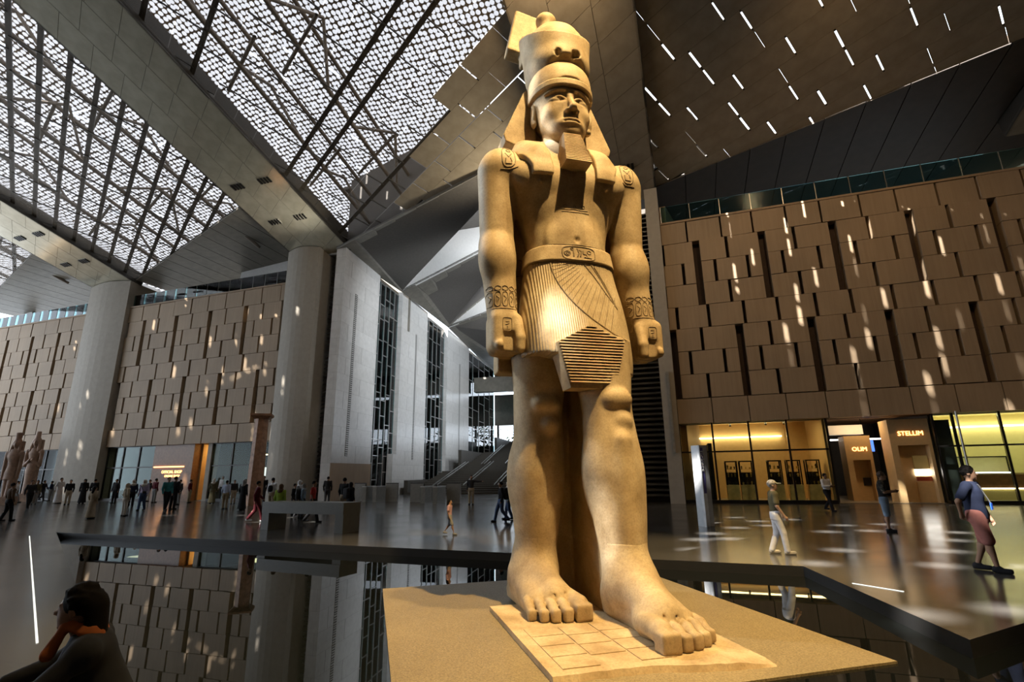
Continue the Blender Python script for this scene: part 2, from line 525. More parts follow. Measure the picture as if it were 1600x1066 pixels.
    c = t.ramp(n, 'Fac', [(0.3, (0.52, 0.49, 0.38)), (0.7, (0.66, 0.63, 0.51))]); t.bsdf((c, 'Color'), 0.16, 0.55, 0.6)
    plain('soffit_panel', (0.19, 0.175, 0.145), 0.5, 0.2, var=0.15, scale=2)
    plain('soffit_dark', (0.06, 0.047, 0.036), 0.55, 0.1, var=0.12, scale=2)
    plain('roof_rail', (0.055, 0.05, 0.042), 0.5, 0.3)
    plain('truss_steel', (0.20, 0.165, 0.13), 0.6, 0.1)
    plain('roof_deck', (0.10, 0.09, 0.08), 0.7)
    # finely perforated metal: see-through by its share of open area
    t = NT('perforated_panel')
    tr = t.n('ShaderNodeBsdfTransparent')
    b = t.n('ShaderNodeBsdfPrincipled'); b.inputs['Base Color'].default_value = (0.13, 0.105, 0.075, 1); b.inputs['Roughness'].default_value = 0.45; b.inputs['Metallic'].default_value = 0.3
    mx = t.n('ShaderNodeMixShader'); mx.inputs[0].default_value = 0.32
    t.l(tr, 0, mx, 1); t.l(b, 0, mx, 2); t.l(mx, 0, t.out, 'Surface')
    # roof screen: round translucent lights in a brown lattice
    t = NT('roof_screen')
    vo = t.n('ShaderNodeTexVoronoi'); vo.feature = 'F1'; vo.inputs['Scale'].default_value = 3.3; vo.inputs['Randomness'].default_value = 0.28; vo.voronoi_dimensions = '2D'
    mp = t.coord((1, 1, 1), (0, 0, -_a)); t.l(mp, 'Vector', vo, 'Vector')
    fac = t.ramp(vo, 'Distance', [(0.40, 1.0), (0.47, 0.0)])
    tl = t.n('ShaderNodeBsdfTranslucent'); tl.inputs['Color'].default_value = (0.16, 0.165, 0.18, 1)
    df = t.n('ShaderNodeBsdfDiffuse'); df.inputs['Color'].default_value = (0.26, 0.21, 0.155, 1)
    mx = t.n('ShaderNodeMixShader'); t.l(fac, 'Color', mx, 0); t.l(df, 0, mx, 1); t.l(tl, 0, mx, 2); t.l(mx, 0, t.out, 'Surface')
    # joinery and shops
    plain('dark_frame', (0.02, 0.019, 0.018), 0.35, 0.6)
    plain('steel', (0.45, 0.45, 0.44), 0.3, 0.8)
    plain('bench_stone', (0.13, 0.13, 0.115), 0.4, var=0.08)
    plain('warm_wall', (0.62, 0.42, 0.20), 0.55, var=0.06)
    plain('lime_wall', (0.62, 0.56, 0.28), 0.55, var=0.05)
    plain('wood', (0.22, 0.11, 0.05), 0.45, var=0.2)
    plain('sand_block', (0.80, 0.60, 0.28), 0.7, var=0.25, scale=3)
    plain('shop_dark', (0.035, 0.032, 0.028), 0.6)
    plain('shop_floor', (0.25, 0.20, 0.14), 0.3)
    plain('goods_dark', (0.05, 0.04, 0.03), 0.3, 0.3)
    plain('goods_gold', (0.55, 0.36, 0.10), 0.3, 0.8)
    plain('goods_red', (0.35, 0.06, 0.03), 0.4)
    plain('red_granite', (0.36, 0.20, 0.12), 0.6, var=0.3, scale=5)
    plain('brown_granite', (0.30, 0.19, 0.13), 0.6, var=0.3, scale=4)
    plain('totem_grey', (0.42, 0.43, 0.44), 0.35, 0.2)
    plain('totem_white', (0.75, 0.77, 0.80), 0.4)
    plain('totem_blue', (0.10, 0.09, 0.28), 0.4)
    plain('stair_stone', (0.05, 0.044, 0.035), 0.5, var=0.1)
    plain('gate_grey', (0.20, 0.19, 0.17), 0.35, 0.4)
    plain('foliage', (0.04, 0.07, 0.03), 0.6, var=0.3)
    glass('pane_glass', (0.8, 0.88, 0.86), 0.9, 1.16); glass('teal_glass', (0.45, 0.68, 0.70), 0.9); glass('clear_glass', (0.9, 0.96, 0.95), 1.0)
    glow('warm_light', (1.0, 0.72, 0.38), 9.0)
    glow('white_light', (1.0, 0.95, 0.85), 7.0)
    glow('orange_sign', (1.0, 0.42, 0.12), 5.0)
    glow('blue_screen', (0.08, 0.20, 0.85), 1.6)
    glow('strip_light', (0.95, 0.95, 0.85), 1.2)
make_materials()
# ================================================================ the setting
def spoly(pts):
    """(s, k, z-offset) -> world on the tilted roof plane; k runs from the stone front towards the camera"""
    return [RP(*p) for p in pts]
ZR0, RSL = 18.4, 0.26
RN = np.cross(UU, -WW + np.array([0, 0, RSL])); RN = RN / np.linalg.norm(RN); RN = RN if RN[2] > 0 else -RN
def RP(s, k, off=0.0):
    return W(s, -k, ZR0 + RSL * k) + RN * off

# ---- floor and pool
POOL = [PZ(88, 832, 0)[:2], PZ(1255, 885, 0)[:2], PZ(1515, 1000, 0)[:2], np.array([8.6, 7.75]), np.array([9.5, 2.6]), np.array([-1.35, 2.6])]
WATER_Z = -0.172
def build_floor():
    bm = bmesh.new()
    o = [bm.verts.new((x, y, 0)) for x, y in ((-75, -35), (60, -35), (60, 110), (-75, 110))]
    i = [bm.verts.new((p[0], p[1], 0)) for p in POOL]
    es = [bm.edges.new((o[k], o[(k + 1) % 4])) for k in range(4)] + [bm.edges.new((i[k], i[(k + 1) % len(i)])) for k in range(len(i))]
    bmesh.ops.triangle_fill(bm, use_beauty=True, edges=es)
    # drop faces inside the pool
    def inside(x, y):
        r = False; n = len(POOL)
        for a in range(n):
            (x1, y1), (x2, y2) = POOL[a], POOL[(a + 1) % n]
            if (y1 > y) != (y2 > y) and x < (x2 - x1) * (y - y1) / (y2 - y1) + x1: r = not r
        return r
    bmesh.ops.delete(bm, geom=[f for f in bm.faces if inside(f.calc_center_median().x, f.calc_center_median().y)], context='FACES')
    for f in bm.faces:
        if f.normal.z < 0: f.normal_flip()
    me = bpy.data.meshes.new('floor'); bm.to_mesh(me); bm.free()
    fl = tag(link('floor', me, 'floor_stone'), 'polished dark grey stone floor of the hall', 'floor', kind='structure')
    # pool basin and its dark edge
    mb = MB(); n = len(POOL)
    for k in range(n):
        a, b = POOL[k], POOL[(k + 1) % n]
        mb.add([(a[0], a[1], 0.0), (b[0], b[1], 0.0), (b[0], b[1], -0.6), (a[0], a[1], -0.6)], [(0, 1, 2, 3)])
    mb.add([(p[0], p[1], -0.6) for p in POOL], [tuple(range(n))])
    tag(mb.build('floor_pool_basin', 'pool_lining'), 'dark sunken basin of the reflecting pool', 'pool', kind='structure')
    me = mesh('pool_water', [(p[0], p[1], WATER_Z) for p in POOL], [tuple(range(n))[::-1]])
    w = link('pool_water', me, 'pool_water')
    if me.polygons[0].normal.z < 0: me.flip_normals()
    tag(w, 'still black water of the reflecting pool around the statue', 'water', kind='stuff')
    # inlaid light strip in the floor at the left
    a, b = PZ(46, 838, 0), PZ(58, 1005, 0)
    tag(MB().bar(a + [0, 0, 0.002], b + [0, 0, 0.002], 0.02, 0.012).build('floor_bright_strip', 'strip_light'), 'thin bright inlaid strip in the floor left of the pool', 'floor strip')
    a, b = PZ(1332, 912, 0), PZ(1412, 925, 0)  # this bar is drawn in place of a bright reflection on the floor
    tag(MB().bar(a + [0, 0, 0.002], b + [0, 0, 0.002], 0.02, 0.012).build('floor_bright_strip', 'strip_light'), 'short glowing bar drawn for a bright reflection on the floor right of the pool', 'floor strip')
build_floor()

# ---- stone fronts
ROWS = [5.5 + 1.3125 * i for i in range(9)]          # eight courses up to z = 16
LINTEL = 4.15
def front(name, label, s0, s1, up, lo, mod, shop=True):
    """recessed backing wall with every stone panel as a piece of its own"""
    mb = MB()
    mb.sbox(s0, 0.55, LINTEL, s1, 1.4, 16.0)
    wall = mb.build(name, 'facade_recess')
    tag(wall, label, 'wall', kind='structure')
    rnd = random.Random(hash(name) % 1000 if False else len(name))
    def piece(a, b, z0, z1):
        a = max(a, s0); b = min(b, s1)
        if b - a < 0.12: return
        dt = rnd.uniform(-0.03, 0.03)
        MB().sbox(a, dt, z0 + 0.012, b, 0.55, z1 - 0.012).build('stone_panel', 'facade_stone', wall)
    GAP, LONG = 0.17, 0.40
    for r in range(8):
        z0, z1 = ROWS[r], ROWS[r + 1]
        tier = None
        if r <= 2: tier, q = lo, r
        elif 4 <= r <= 6: tier, q = up, r - 4
        cuts = []
        ph = tier if tier is not None else (lo if r == 3 else up + mod * 0.3)
        i0 = int(math.floor((s0 - ph) / mod)) - 1; i1 = int(math.ceil((s1 - ph) / mod)) + 1
        for i in range(i0, i1):
            c = ph + i * mod
            if tier is not None:
                cuts.append((c - LONG / 2, c + LONG / 2))
                fr = [(0.46,), (0.25, 0.75), (0.44,)][q if tier == lo else (2 - q)]
            else:
                fr = (0.1, 0.58)
            for f in fr:
                x = c + f * mod + rnd.uniform(-0.05, 0.05)
                g = GAP if r != 7 else 0.10
                cuts.append((x - g / 2, x + g / 2))
        cuts.sort()
        x = s0
        for a, b in cuts:
            if b <= s0: continue
            if a >= s1: break
            piece(x, a, z0, z1); x = b
        piece(x, s1, z0, z1)
    n = max(1, round((s1 - s0) / 1.75)); d = (s1 - s0) / n
    for i in range(n):
        MB().sbox(s0 + i * d + (0.02 if shop else 0.05), 0.02, LINTEL, s0 + (i + 1) * d - (0.02 if shop else 0.05), 0.6, 5.47).build('lintel_panel', 'facade_stone', wall)
    MB().sbox(s0, -0.05, 16.0, s1, 1.4, 16.12).build('coping', 'facade_stone', wall)
    return wall
front('wall_right', 'tan stone front with dark vertical slits above the lit shops at right', 9.5, 33.0, 11.4, 9.65, 3.5)
front('wall_left', 'tan stone front with vertical slits between the two grey piers', -35.0, -18.0, -32.9, -34.7, 3.65, False)
front('wall_far_left', 'tan stone front with vertical slits left of the second pier', -58.0, -40.0, -47.3, -49.3, 3.65, False)

# ---- piers that carry the roof bands
def pier(name, label, s0, s1, ztop, tdepth=2.4):
    n = 7; pts = []
    for i in range(n + 1):       # slightly bowed front
        f = i / n
        pts.append((s0 + (s1 - s0) * f, -0.35 - 0.35 * math.sin(math.pi * f)))
    pts += [(s1, tdepth), (s0, tdepth)]
    m = len(pts)
    vs = [W(a, b, 0) for a, b in pts] + [W(a, b, ztop(a, -b)) for a, b in pts]
    mb = MB().add(vs, [tuple(range(m))[::-1], tuple(range(m, 2 * m))] + [(i, (i + 1) % m, m + (i + 1) % m, m + i) for i in range(m)])
    o = mb.build(name, 'pier_concrete')
    return tag(o, label, 'pier', kind='structure')
zt = lambda s, k: ZR0 + RSL * max(k, -0.5) - 0.05
pier('wall_pier', 'tall smooth grey concrete pier beside the glazed fins', -18.0, -15.1, zt)
pier('wall_pier', 'tall smooth grey concrete pier further left, between two stone fronts', -40.0, -35.0, zt)
pier('wall_pier', 'grey concrete pier behind the statue at the right front', 4.0, 6.6, zt)
def louver_wall(name, label, s0, s1, t0, z1):
    root = tag(empty(name, W((s0 + s1) / 2, t0, 0)), label, 'louvre wall', kind='structure')
    inv = Matrix.Translation(-Vector(root.location))
    def put(mb, nm, mat):
        o = mb.build(nm, mat, root); o.data.transform(inv); return o
    put(MB().sbox(s0, t0 + 0.4, 0, s1, t0 + 0.6, z1), 'backing', 'soffit_dark')
    z = 0.3
    while z < z1 - 0.3:
        mb = MB().hexa([W(s0, t0, z), W(s1, t0, z), W(s1, t0 + 0.38, z + 0.18), W(s0, t0 + 0.38, z + 0.18)],
                       [W(s0, t0, z + 0.07), W(s1, t0, z + 0.07), W(s1, t0 + 0.38, z + 0.25), W(s0, t0 + 0.38, z + 0.25)])
        put(mb, 'louver', 'dark_louver'); z += 0.30
    return root
louver_wall('wall_louver', 'dark horizontal louvres between grey pier and first pale fin', -15.1, -13.35, 1.2, 18.0)
louver_wall('wall_louver', 'dark horizontal louvres behind the statue at the right front', 6.6, 8.75, 1.0, 18.0)
tag(MB().sbox(8.75, -0.3, 0, 9.5, 1.5, 18.4).build('wall_end', 'pier_concrete'), 'narrow grey pillar at the left end of the right stone front', 'pillar', kind='structure')
tag(MB().sbox(9.12, -0.5, 2.6, 9.24, -0.3, 7.0).build('downpipe', 'steel'), 'slim vertical steel rail on the grey pillar', 'rail')

# ---- roof: bands and fields of panels
def clip(poly, inside, inter):
    out = []
    for i in range(len(poly)):
        a, b = poly[i], poly[(i + 1) % len(poly)]
        ia, ib = inside(a), inside(b)
        if ia: out.append(a)
        if ia != ib: out.append(inter(a, b))
    return out
def clip_convex(poly, region):
    n = len(region)
    ar = sum(region[i][0] * region[(i + 1) % n][1] - region[(i + 1) % n][0] * region[i][1] for i in range(n))
    sg = 1 if ar > 0 else -1
    for i in range(n):
        p, q = region[i], region[(i + 1) % n]
        f = lambda a: sg * ((q[0] - p[0]) * (a[1] - p[1]) - (q[1] - p[1]) * (a[0] - p[0]))
        def inter(a, b):
            fa, fb = f(a), f(b); t = fa / (fa - fb)
            return (a[0] + (b[0] - a[0]) * t, a[1] + (b[1] - a[1]) * t)
        poly = clip(poly, lambda a: f(a) >= 0, inter)
        if len(poly) < 3: return []
    return poly
def parea(p):
    return abs(sum(p[i][0] * p[(i + 1) % len(p)][1] - p[(i + 1) % len(p)][0] * p[i][1] for i in range(len(p)))) / 2
E1 = np.array([0.868, 0.497]); E2 = np.array([-0.497, 0.868])
def panel_obj(poly, off, th, name, mat, parent):
    c = np.mean(poly, 0)
    cw = RP(c[0], c[1], off)
    pts = [RP(a, b, off) - cw for a, b in poly]
    o = MB().slab(pts, RN * th).build(name, mat, parent)
    o.location = tuple(cw)
    return o
def field(name, label, region, off, is_mesh, open_prob, course_open, seed, cw=1.22, pl=2.5, gap=0.075):
    rnd = random.Random(seed)
    root = tag(empty(name, (0, 0, 0)), label, 'ceiling', kind='structure')
    R = np.array(region); A = R @ E1; B = R @ E2
    j0, j1 = int(math.floor(B.min() / cw)), int(math.ceil(B.max() / cw))
    for j in range(j0, j1):
        x = math.floor(A.min() / pl) * pl - pl * rnd.choice((0.0, 0.35, 0.62))
        gb = 0.045 if rnd.random() < course_open else 0.012
        while x < A.max():
            opn = rnd.random() < open_prob
            g = (gap * rnd.uniform(0.7, 1.25)) if opn else 0.012
            L = pl
            quad = [(x, j * cw), (x + L - g, j * cw), (x + L - g, (j + 1) * cw - gb), (x, (j + 1) * cw - gb)]
            q = [tuple(E1 * a + E2 * b) for a, b in quad]
            q = clip_convex(q, region)
            if len(q) >= 3 and parea(q) > 0.12:
                c = np.mean(q, 0)
                ms = is_mesh(c[0], c[1])
                panel_obj(q, off, 0.018, 'perforated_panel' if ms else 'roof_panel', 'perforated_panel' if ms else 'roof_panel', root)
                if ms:
                    bx = clip_convex([tuple(E1 * a + E2 * b) for a, b in ((x - 0.03, j * cw), (x + 0.03, j * cw), (x + 0.03, (j + 1) * cw), (x - 0.03, (j + 1) * cw))], region)
                    if len(bx) >= 3: panel_obj(bx, off - 0.03, 0.06, 'cross_rail', 'roof_rail', root)
            x += L
        # (rails)
        # rail behind the course joint keeps it dark
        if gb < 0.02:
            y = (j + 1) * cw - gb / 2
            q = clip_convex([tuple(E1 * A.min() + E2 * (y - 0.12)), tuple(E1 * A.max() + E2 * (y - 0.12)), tuple(E1 * A.max() + E2 * (y + 0.12)), tuple(E1 * A.min() + E2 * (y + 0.12))], region)
            if len(q) >= 3:
                panel_obj(q, off + 0.02, 0.09, 'rail', 'roof_rail', root)
    return root
DS = 0.30                                             # slope of the fold that ends each field above the fronts
def bay(s0, s1, K):
    return [(s0, 0.0), (s1, DS * (s1 - s0)), (s1, K), (s0, K)]
KV = 21.0
def side_of(p, q):
    return lambda s, k: (q[0] - p[0]) * (k - p[1]) - (q[1] - p[1]) * (s - p[0])
def on_roof(px, py):
    n = RN; p = PP(px, py, RP(0, 0, 0.3), n); a, b, c = st(p); return (a, -b)
_m = side_of(on_roof(610, 345), on_roof(765, 0))
field('ceiling_middle', 'folded bronze panel roof field above the glazed fins with bright joints', bay(-13.0, 4.0, KV), 0.30, lambda s, k: _m(s, k) > 0, 0.9, 0.55, 3)
field('ceiling_left', 'see-through perforated roof field between the two left bands', bay(-35.0, -18.0, KV), 0.30, lambda s, k: True, 0.25, 0.0, 4)
field('ceiling_right', 'dark bronze panel roof field above the right stone front with glinting slits', bay(9.5, 27.0, KV), 0.30, lambda s, k: False, 0.75, 0.0, 5)
field('ceiling_far_left', 'perforated roof field left of the second pier', bay(-57.0, -40.0, KV), 0.30, lambda s, k: True, 0.25, 0.0, 6)
def band(name, label, s0, s1, k1, mat, seed):
    root = tag(empty(name, (0, 0, 0)), label, 'ceiling', kind='structure')
    reg = [(s0, -0.6), (s1, -0.6), (s1, k1), (s0, k1)]
    d = (s1 - s0) / 3; rnd = random.Random(seed)
    for c in range(3):
        a, b = s0 + c * d, s0 + (c + 1) * d
        k = -4.0 + rnd.uniform(0, 1)
        while k < k1:
            sk = 0.57
            q = clip_convex([(a + 0.012, k + sk * a - sk * s0), (b - 0.012, k + sk * (b - s0)), (b - 0.012, k + 1.58 + sk * (b - s0)), (a + 0.012, k + 1.58 + sk * (a - s0))], reg)
            if len(q) >= 3 and parea(q) > 0.08:
                panel_obj(q, 0, 0.06, 'band_panel', mat, root)
            k += 1.6
    # side cheeks of the band and its dark core
    for s in (s0, s1):
        w = 0.10 if s == s0 else -0.10
        MB().slab([RP(s, -0.6, 0.0), RP(s + w, -0.6, 0.0), RP(s + w, k1, 0.0), RP(s, k1, 0.0)], RN * 1.1).build('edge_beam', 'roof_rail', root)
    MB().slab([RP(s0, -0.6, 0.09), RP(s1, -0.6, 0.09), RP(s1, k1, 0.09), RP(s0, k1, 0.09)], RN * 0.1).build('core', 'roof_deck', root)
    # recessed downlight clusters
    for k in ((3.2, 6.6) if s0 < 0 else (2.0,)):
        for f in (0.28, 0.72):
            mb = MB(); s = s0 + (s1 - s0) * f
            for q in range(4):
                mb.slab([RP(s - 0.42 + q * 0.24, k, -0.07), RP(s - 0.28 + q * 0.24, k, -0.07), RP(s - 0.28 + q * 0.24, k + 0.42, -0.07), RP(s - 0.42 + q * 0.24, k + 0.42, -0.07)], RN * 0.075)
            mb.build('downlight', 'dark_frame', root)
    return root
band('ceiling_band', 'wide sloping roof band of pale panels resting on the nearer pier', -18.0, -13.0, KV, 'band_panel', 1)
band('ceiling_band', 'sloping roof band of pale panels resting on the farther left pier', -40.0, -35.0, KV, 'band_panel', 2)
band('ceiling_band', 'sloping roof band directly above the statue crown', 4.0, 9.5, KV, 'roof_panel', 3)
band('ceiling_band', 'dark roof band at the far right edge', 27.0, 32.0, KV, 'roof_panel', 4)
# the rest of the roof towards and behind the camera, with open joints
def rear_roof():
    """one sheet with the open slots through which the sun reaches the floor and the statue"""
    c1 = lambda x, y: PZ(1060 + x / 2.961, 706 + y / 2.961, 0)
    hits = [(c1(x, y), 0.27, 0.32) for x, y in ((80, 455), (230, 405), (270, 353), (185, 332), (235, 350), (370, 323), (300, 322), (262, 305), (415, 343), (520, 315), (590, 292), (650, 270), (765, 342), (700, 372), (895, 368), (950, 337),
            (760, 458), (645, 520), (1290, 412), (1295, 375), (1255, 463), (1220, 530), (1130, 760), (1550, 740), (1030, 288), (1580, 535), (60, 275), (390, 282), (210, 268), (910, 268), (1320, 313), (160, 380), (90, 408))]
    hits += [(PZ(x, y, 0), 0.12, 0.3) for x, y in ((372, 806), (402, 816), (456, 809), (492, 816), (312, 797), (582, 791), (602, 800), (562, 786), (652, 783), (530, 818), (260, 806))]
    so, cs, sn = SD_ * 2.87 + FD_ * -7.3 + np.array([0, 0, -0.15]), 0, 0
    for x, f, z, a, b in ((-0.27, 0.66, 3.66, 0.085, 0.50), (-0.30, 0.28, 7.25, 0.09, 0.22), (-0.48, 0.2, 8.2, 0.07, 0.18), (-0.05, 0.9, 1.1, 0.07, 0.35)):
        hits.append((so + SD_ * x + FD_ * f + np.array([0, 0, z]), a, b))
    bm = bmesh.new()
    o = [bm.verts.new((a, b, 0)) for a, b in ((-62, KV), (44, KV), (44, 52), (-62, 52))]
    es = [bm.edges.new((o[i], o[(i + 1) % 4])) for i in range(4)]
    done = []
    for p, w, L in hits:
        s, t, z = st(p); k = -t
        n = (ZR0 + RSL * k + 0.3 - z) / (1.5 - RSL)
        c = np.array([s - 0.57 * n, k + n])
        if c[1] < KV + 0.8 or any(np.linalg.norm(c - d) < 2.2 * max(L, q) for d, q in done): continue
        done.append((c, L))
        q = [c + E2 * L * math.sin(a) + E1 * w * math.cos(a) for a in (math.pi / 8 + math.pi / 4 * i for i in range(8))]
        v = [bm.verts.new((a[0], a[1], 0)) for a in q]
        es += [bm.edges.new((v[j], v[(j + 1) % 8])) for j in range(8)]
    bmesh.ops.triangle_fill(bm, use_beauty=False, edges=es)
    bad = []
    for g in bm.faces:
        m = np.array(g.calc_center_median()[:2])
        if any(abs((m - d) @ E1) < q and np.linalg.norm(m - d) < q * 0.99 and max(np.linalg.norm(np.array(v.co[:2]) - d) for v in g.verts) < q * 1.02 for d, q in done): bad.append(g)
    bmesh.ops.delete(bm, geom=bad, context='FACES')
    for v in bm.verts: v.co = Vector(RP(v.co.x, v.co.y, 0.3))
    me = bpy.data.meshes.new('ceiling_rear'); bm.to_mesh(me); bm.free()
    tag(link('ceiling_rear', me, 'roof_panel'), 'panel roof above and behind the viewer', 'ceiling', kind='structure')
SD_ = np.array([math.cos(math.radians(15)), math.sin(math.radians(15)), 0]); FD_ = np.array([math.sin(math.radians(15)), -math.cos(math.radians(15)), 0])
rear_roof()
# roof screens above the see-through fields
def screen(name, label, quad, nh, seed, sr):
    """roof screen sheet with real open slots in it"""
    rnd = random.Random(seed)
    (s0, k0, o0) = quad[0]; o1 = quad[1][2]; s1 = max(quad[1][0], quad[2][0])
    bm = bmesh.new()
    f = lambda s, k: RP(s, k, o0 + (o1 - o0) * (s - s0) / (s1 - s0))
    ov = [bm.verts.new((p[0], p[1], 0)) for p in quad]
    es = [bm.edges.new((ov[i], ov[(i + 1) % 4])) for i in range(4)]
    done = []
    for i in range(nh * 6):
        s = sr[0] + (sr[1] - sr[0]) * rnd.random() ** 0.7; k = rnd.uniform(sr[2], sr[3])
        if any(abs(s - a) + abs(k - b) < 1.5 for a, b in done): continue
        done.append((s, k))
        L, w = rnd.uniform(0.25, 0.55), rnd.uniform(0.07, 0.12)
        c = np.array([s, k]); q = [c + E2 * L + E1 * w, c + E2 * L - E1 * w, c - E2 * L - E1 * w, c - E2 * L + E1 * w]
        v = [bm.verts.new((p[0], p[1], 0)) for p in q]
        es += [bm.edges.new((v[j], v[(j + 1) % 4])) for j in range(4)]
        if len(done) >= nh: break
    bmesh.ops.triangle_fill(bm, use_beauty=False, edges=es)
    def hole(x, y):
        for s, k in done:
            d = np.array([x - s, y - k])
            if abs(d @ E1) < 0.06 and abs(d @ E2) < 0.6: return True
        return False
    bad = [g for g in bm.faces if hole(*g.calc_center_median()[:2])]
    bmesh.ops.delete(bm, geom=bad, context='FACES')
    for v in bm.verts: v.co = Vector(f(v.co.x, v.co.y))
    me = bpy.data.meshes.new(name); bm.to_mesh(me); bm.free()
    return tag(link(name, me, 'roof_screen'), label, 'roof screen', kind='structure')
screen('ceiling_screen', 'bright dotted roof screen above the left perforated field', [(-38.0, -8, 3.4), (-15.5, -8, 5.4), (-15.5, 30, 5.4), (-38.0, 30, 3.4)], 70, 21, (-37, -19, 2, 28))
screen('ceiling_screen', 'bright dotted roof screen left of the second roof band', [(-64, -8, 6.0), (-38.0, -8, 3.4), (-38.0, 30, 3.4), (-64, 30, 6.0)], 16, 22, (-50, -40, 6, 20))
_ms = [on_roof(610, 345), on_roof(765, 0)]
_sx = max(_ms[0][0], _ms[1][0]) + 4.5
screen('ceiling_screen', 'bright dotted roof screen above the middle field', [(-15.5, -3.0, 5.4), (_ms[0][0] + 3.0, -3.0, 3.6), (_ms[1][0] + 14.0, 30, 3.6), (-15.5, 30, 5.4)], 26, 23, (-15, _ms[0][0], 0, 26))
def trusses(sa, sb, group, where, n, zoff):
    for i in range(n):
        s = sa + (sb - sa) * (i + 0.5) / n
        root = tag(empty('roof_truss', RP(s, 10, zoff)), 'brown steel roof truss %s, %s from the left' % (where, ['first', 'second', 'third', 'fourth', 'fifth'][i]), 'truss', group)
        inv = Matrix.Translation(-Vector(root.location))
        def put(a, b, r, nm):
            o = MB().tube(a, b, r, n=6, caps=False).build(nm, 'truss_steel', root); o.data.transform(inv)
        put(RP(s, 0.5, 0.9), RP(s, 24, 0.9), 0.13, 'lower_chord'); put(RP(s, 0.5, zoff), RP(s, 24, zoff), 0.13, 'upper_chord')
        k = 1.0 + 2.4 * (i % 2)
        while k < 20:
            put(RP(s, k, 0.9), RP(s + (0.9 if i % 2 else -0.9), k + 2.4, zoff), 0.09, 'brace'); put(RP(s, k + 4.8, 0.9), RP(s + (0.9 if i % 2 else -0.9), k + 2.4, zoff), 0.09, 'brace')
            k += 7.2
        d = (sb - sa) / n
        for k in (5, 12, 19):
            put(RP(s - d / 2, k, 1.0), RP(s + d / 2, k + 2.0, 1.0), 0.10, 'cross_beam')
trusses(-34, -18.5, 'trusses in the left roof field', 'above the left perforated field', 3, 3.0)
trusses(-12.5, -5.0, 'trusses in the middle roof field', 'above the middle roof field', 2, 3.0)
trusses(-56, -41, 'trusses in the far left roof field', 'above the far left roof field', 3, 3.0)

# ---- soffits behind the folds
def strips(name, label, P00, P10, P11, P01, n, mat, gap=0.05, d=(0, 0, 0.08)):
    """a four-cornered soffit laid with n long boards"""
    root = tag(empty(name, (0, 0, 0)), label, 'ceiling', kind='structure')
    P00, P10, P11, P01 = (np.asarray(p, float) for p in (P00, P10, P11, P01))
    for i in range(n):
        f0, f1 = i / n, (i + 1) / n - gap / max(0.3, np.linalg.norm(P10 - P00))
        a, b = P00 + (P10 - P00) * f0, P00 + (P10 - P00) * f1
        c, e = P01 + (P11 - P01) * f1, P01 + (P11 - P01) * f0
        MB().slab([a, b, c, e], d).build('soffit_board', mat, root)
    q = np.array([0, 0, 0.1])
    MB().slab([P00 + q, P10 + q, P11 + q, P01 + q], (0, 0, 0.1)).build('core', 'roof_deck', root)
    return root
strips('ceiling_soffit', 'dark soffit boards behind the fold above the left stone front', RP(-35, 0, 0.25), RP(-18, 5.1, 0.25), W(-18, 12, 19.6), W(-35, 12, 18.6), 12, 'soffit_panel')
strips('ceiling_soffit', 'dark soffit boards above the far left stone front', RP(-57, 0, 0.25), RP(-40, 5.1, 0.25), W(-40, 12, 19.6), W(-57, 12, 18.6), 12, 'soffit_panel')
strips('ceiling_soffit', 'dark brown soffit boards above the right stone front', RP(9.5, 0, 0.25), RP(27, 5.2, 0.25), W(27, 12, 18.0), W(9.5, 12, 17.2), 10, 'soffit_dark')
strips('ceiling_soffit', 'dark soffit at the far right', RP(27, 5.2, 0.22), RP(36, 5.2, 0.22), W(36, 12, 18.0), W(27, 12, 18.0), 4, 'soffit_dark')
# pale fin wall under the band, left of the nearer pier
def on_t(px, py, t):
    return PP(px, py, W(0, t, 0), WW)
tri = [on_t(393, 349, 3.0), on_t(456, 402, 3.0), on_t(446, 470, 3.0), on_t(366, 480, 3.0)]
tag(MB().slab(tri, WW * 0.3).build('wall_white_fin', 'white_plaster'), 'pale triangular wall above the left stone front beside the pier', 'wall', kind='structure')
tri = [on_t(207, 437, 2.6), on_t(246, 452, 2.6), on_t(246, 500, 2.6), on_t(200, 505, 2.6)]
tag(MB().slab(tri, WW * 0.3).build('wall_white_fin', 'white_plaster'), 'pale wall piece above the left stone front beside the farther pier', 'wall', kind='structure')
tri = [on_t(47, 460, 3.0), on_t(56, 460, 3.0), on_t(45, 515, 3.0), on_t(30, 515, 3.0)]
tag(MB().slab(tri, WW * 0.3).build('wall_white_fin', 'white_plaster'), 'slim pale column above the far left stone front', 'wall', kind='structure')

# ---- glass balustrades on top of the fronts
def balustrade(label, s0, s1, h, n, grp):
    root = tag(empty('trim_glass_balustrade', W((s0 + s1) / 2, 0.2, 16.12)), label, 'balustrade', kind='structure')
    inv = Matrix.Translation(-Vector(root.location))
    d = (s1 - s0) / n
    for i in range(n):
        o = MB().sbox(s0 + i * d + 0.03, 0.2, 16.12, s0 + (i + 1) * d - 0.03, 0.23, 16.12 + h).build('pane', 'teal_glass', root); o.data.transform(inv)
        o = MB().sbox(s0 + i * d - 0.02, 0.24, 16.12, s0 + i * d + 0.02, 0.30, 16.12 + h).build('post', 'steel', root); o.data.transform(inv)
balustrade('glass balustrade on top of the left stone front', -35.0, -18.2, 1.1, 14, 'x')
balustrade('glass balustrade on top of the far left stone front', -57.0, -40.2, 1.1, 14, 'x')
balustrade('glass balustrade on top of the right stone front', 9.6, 33.0, 1.15, 14, 'x')

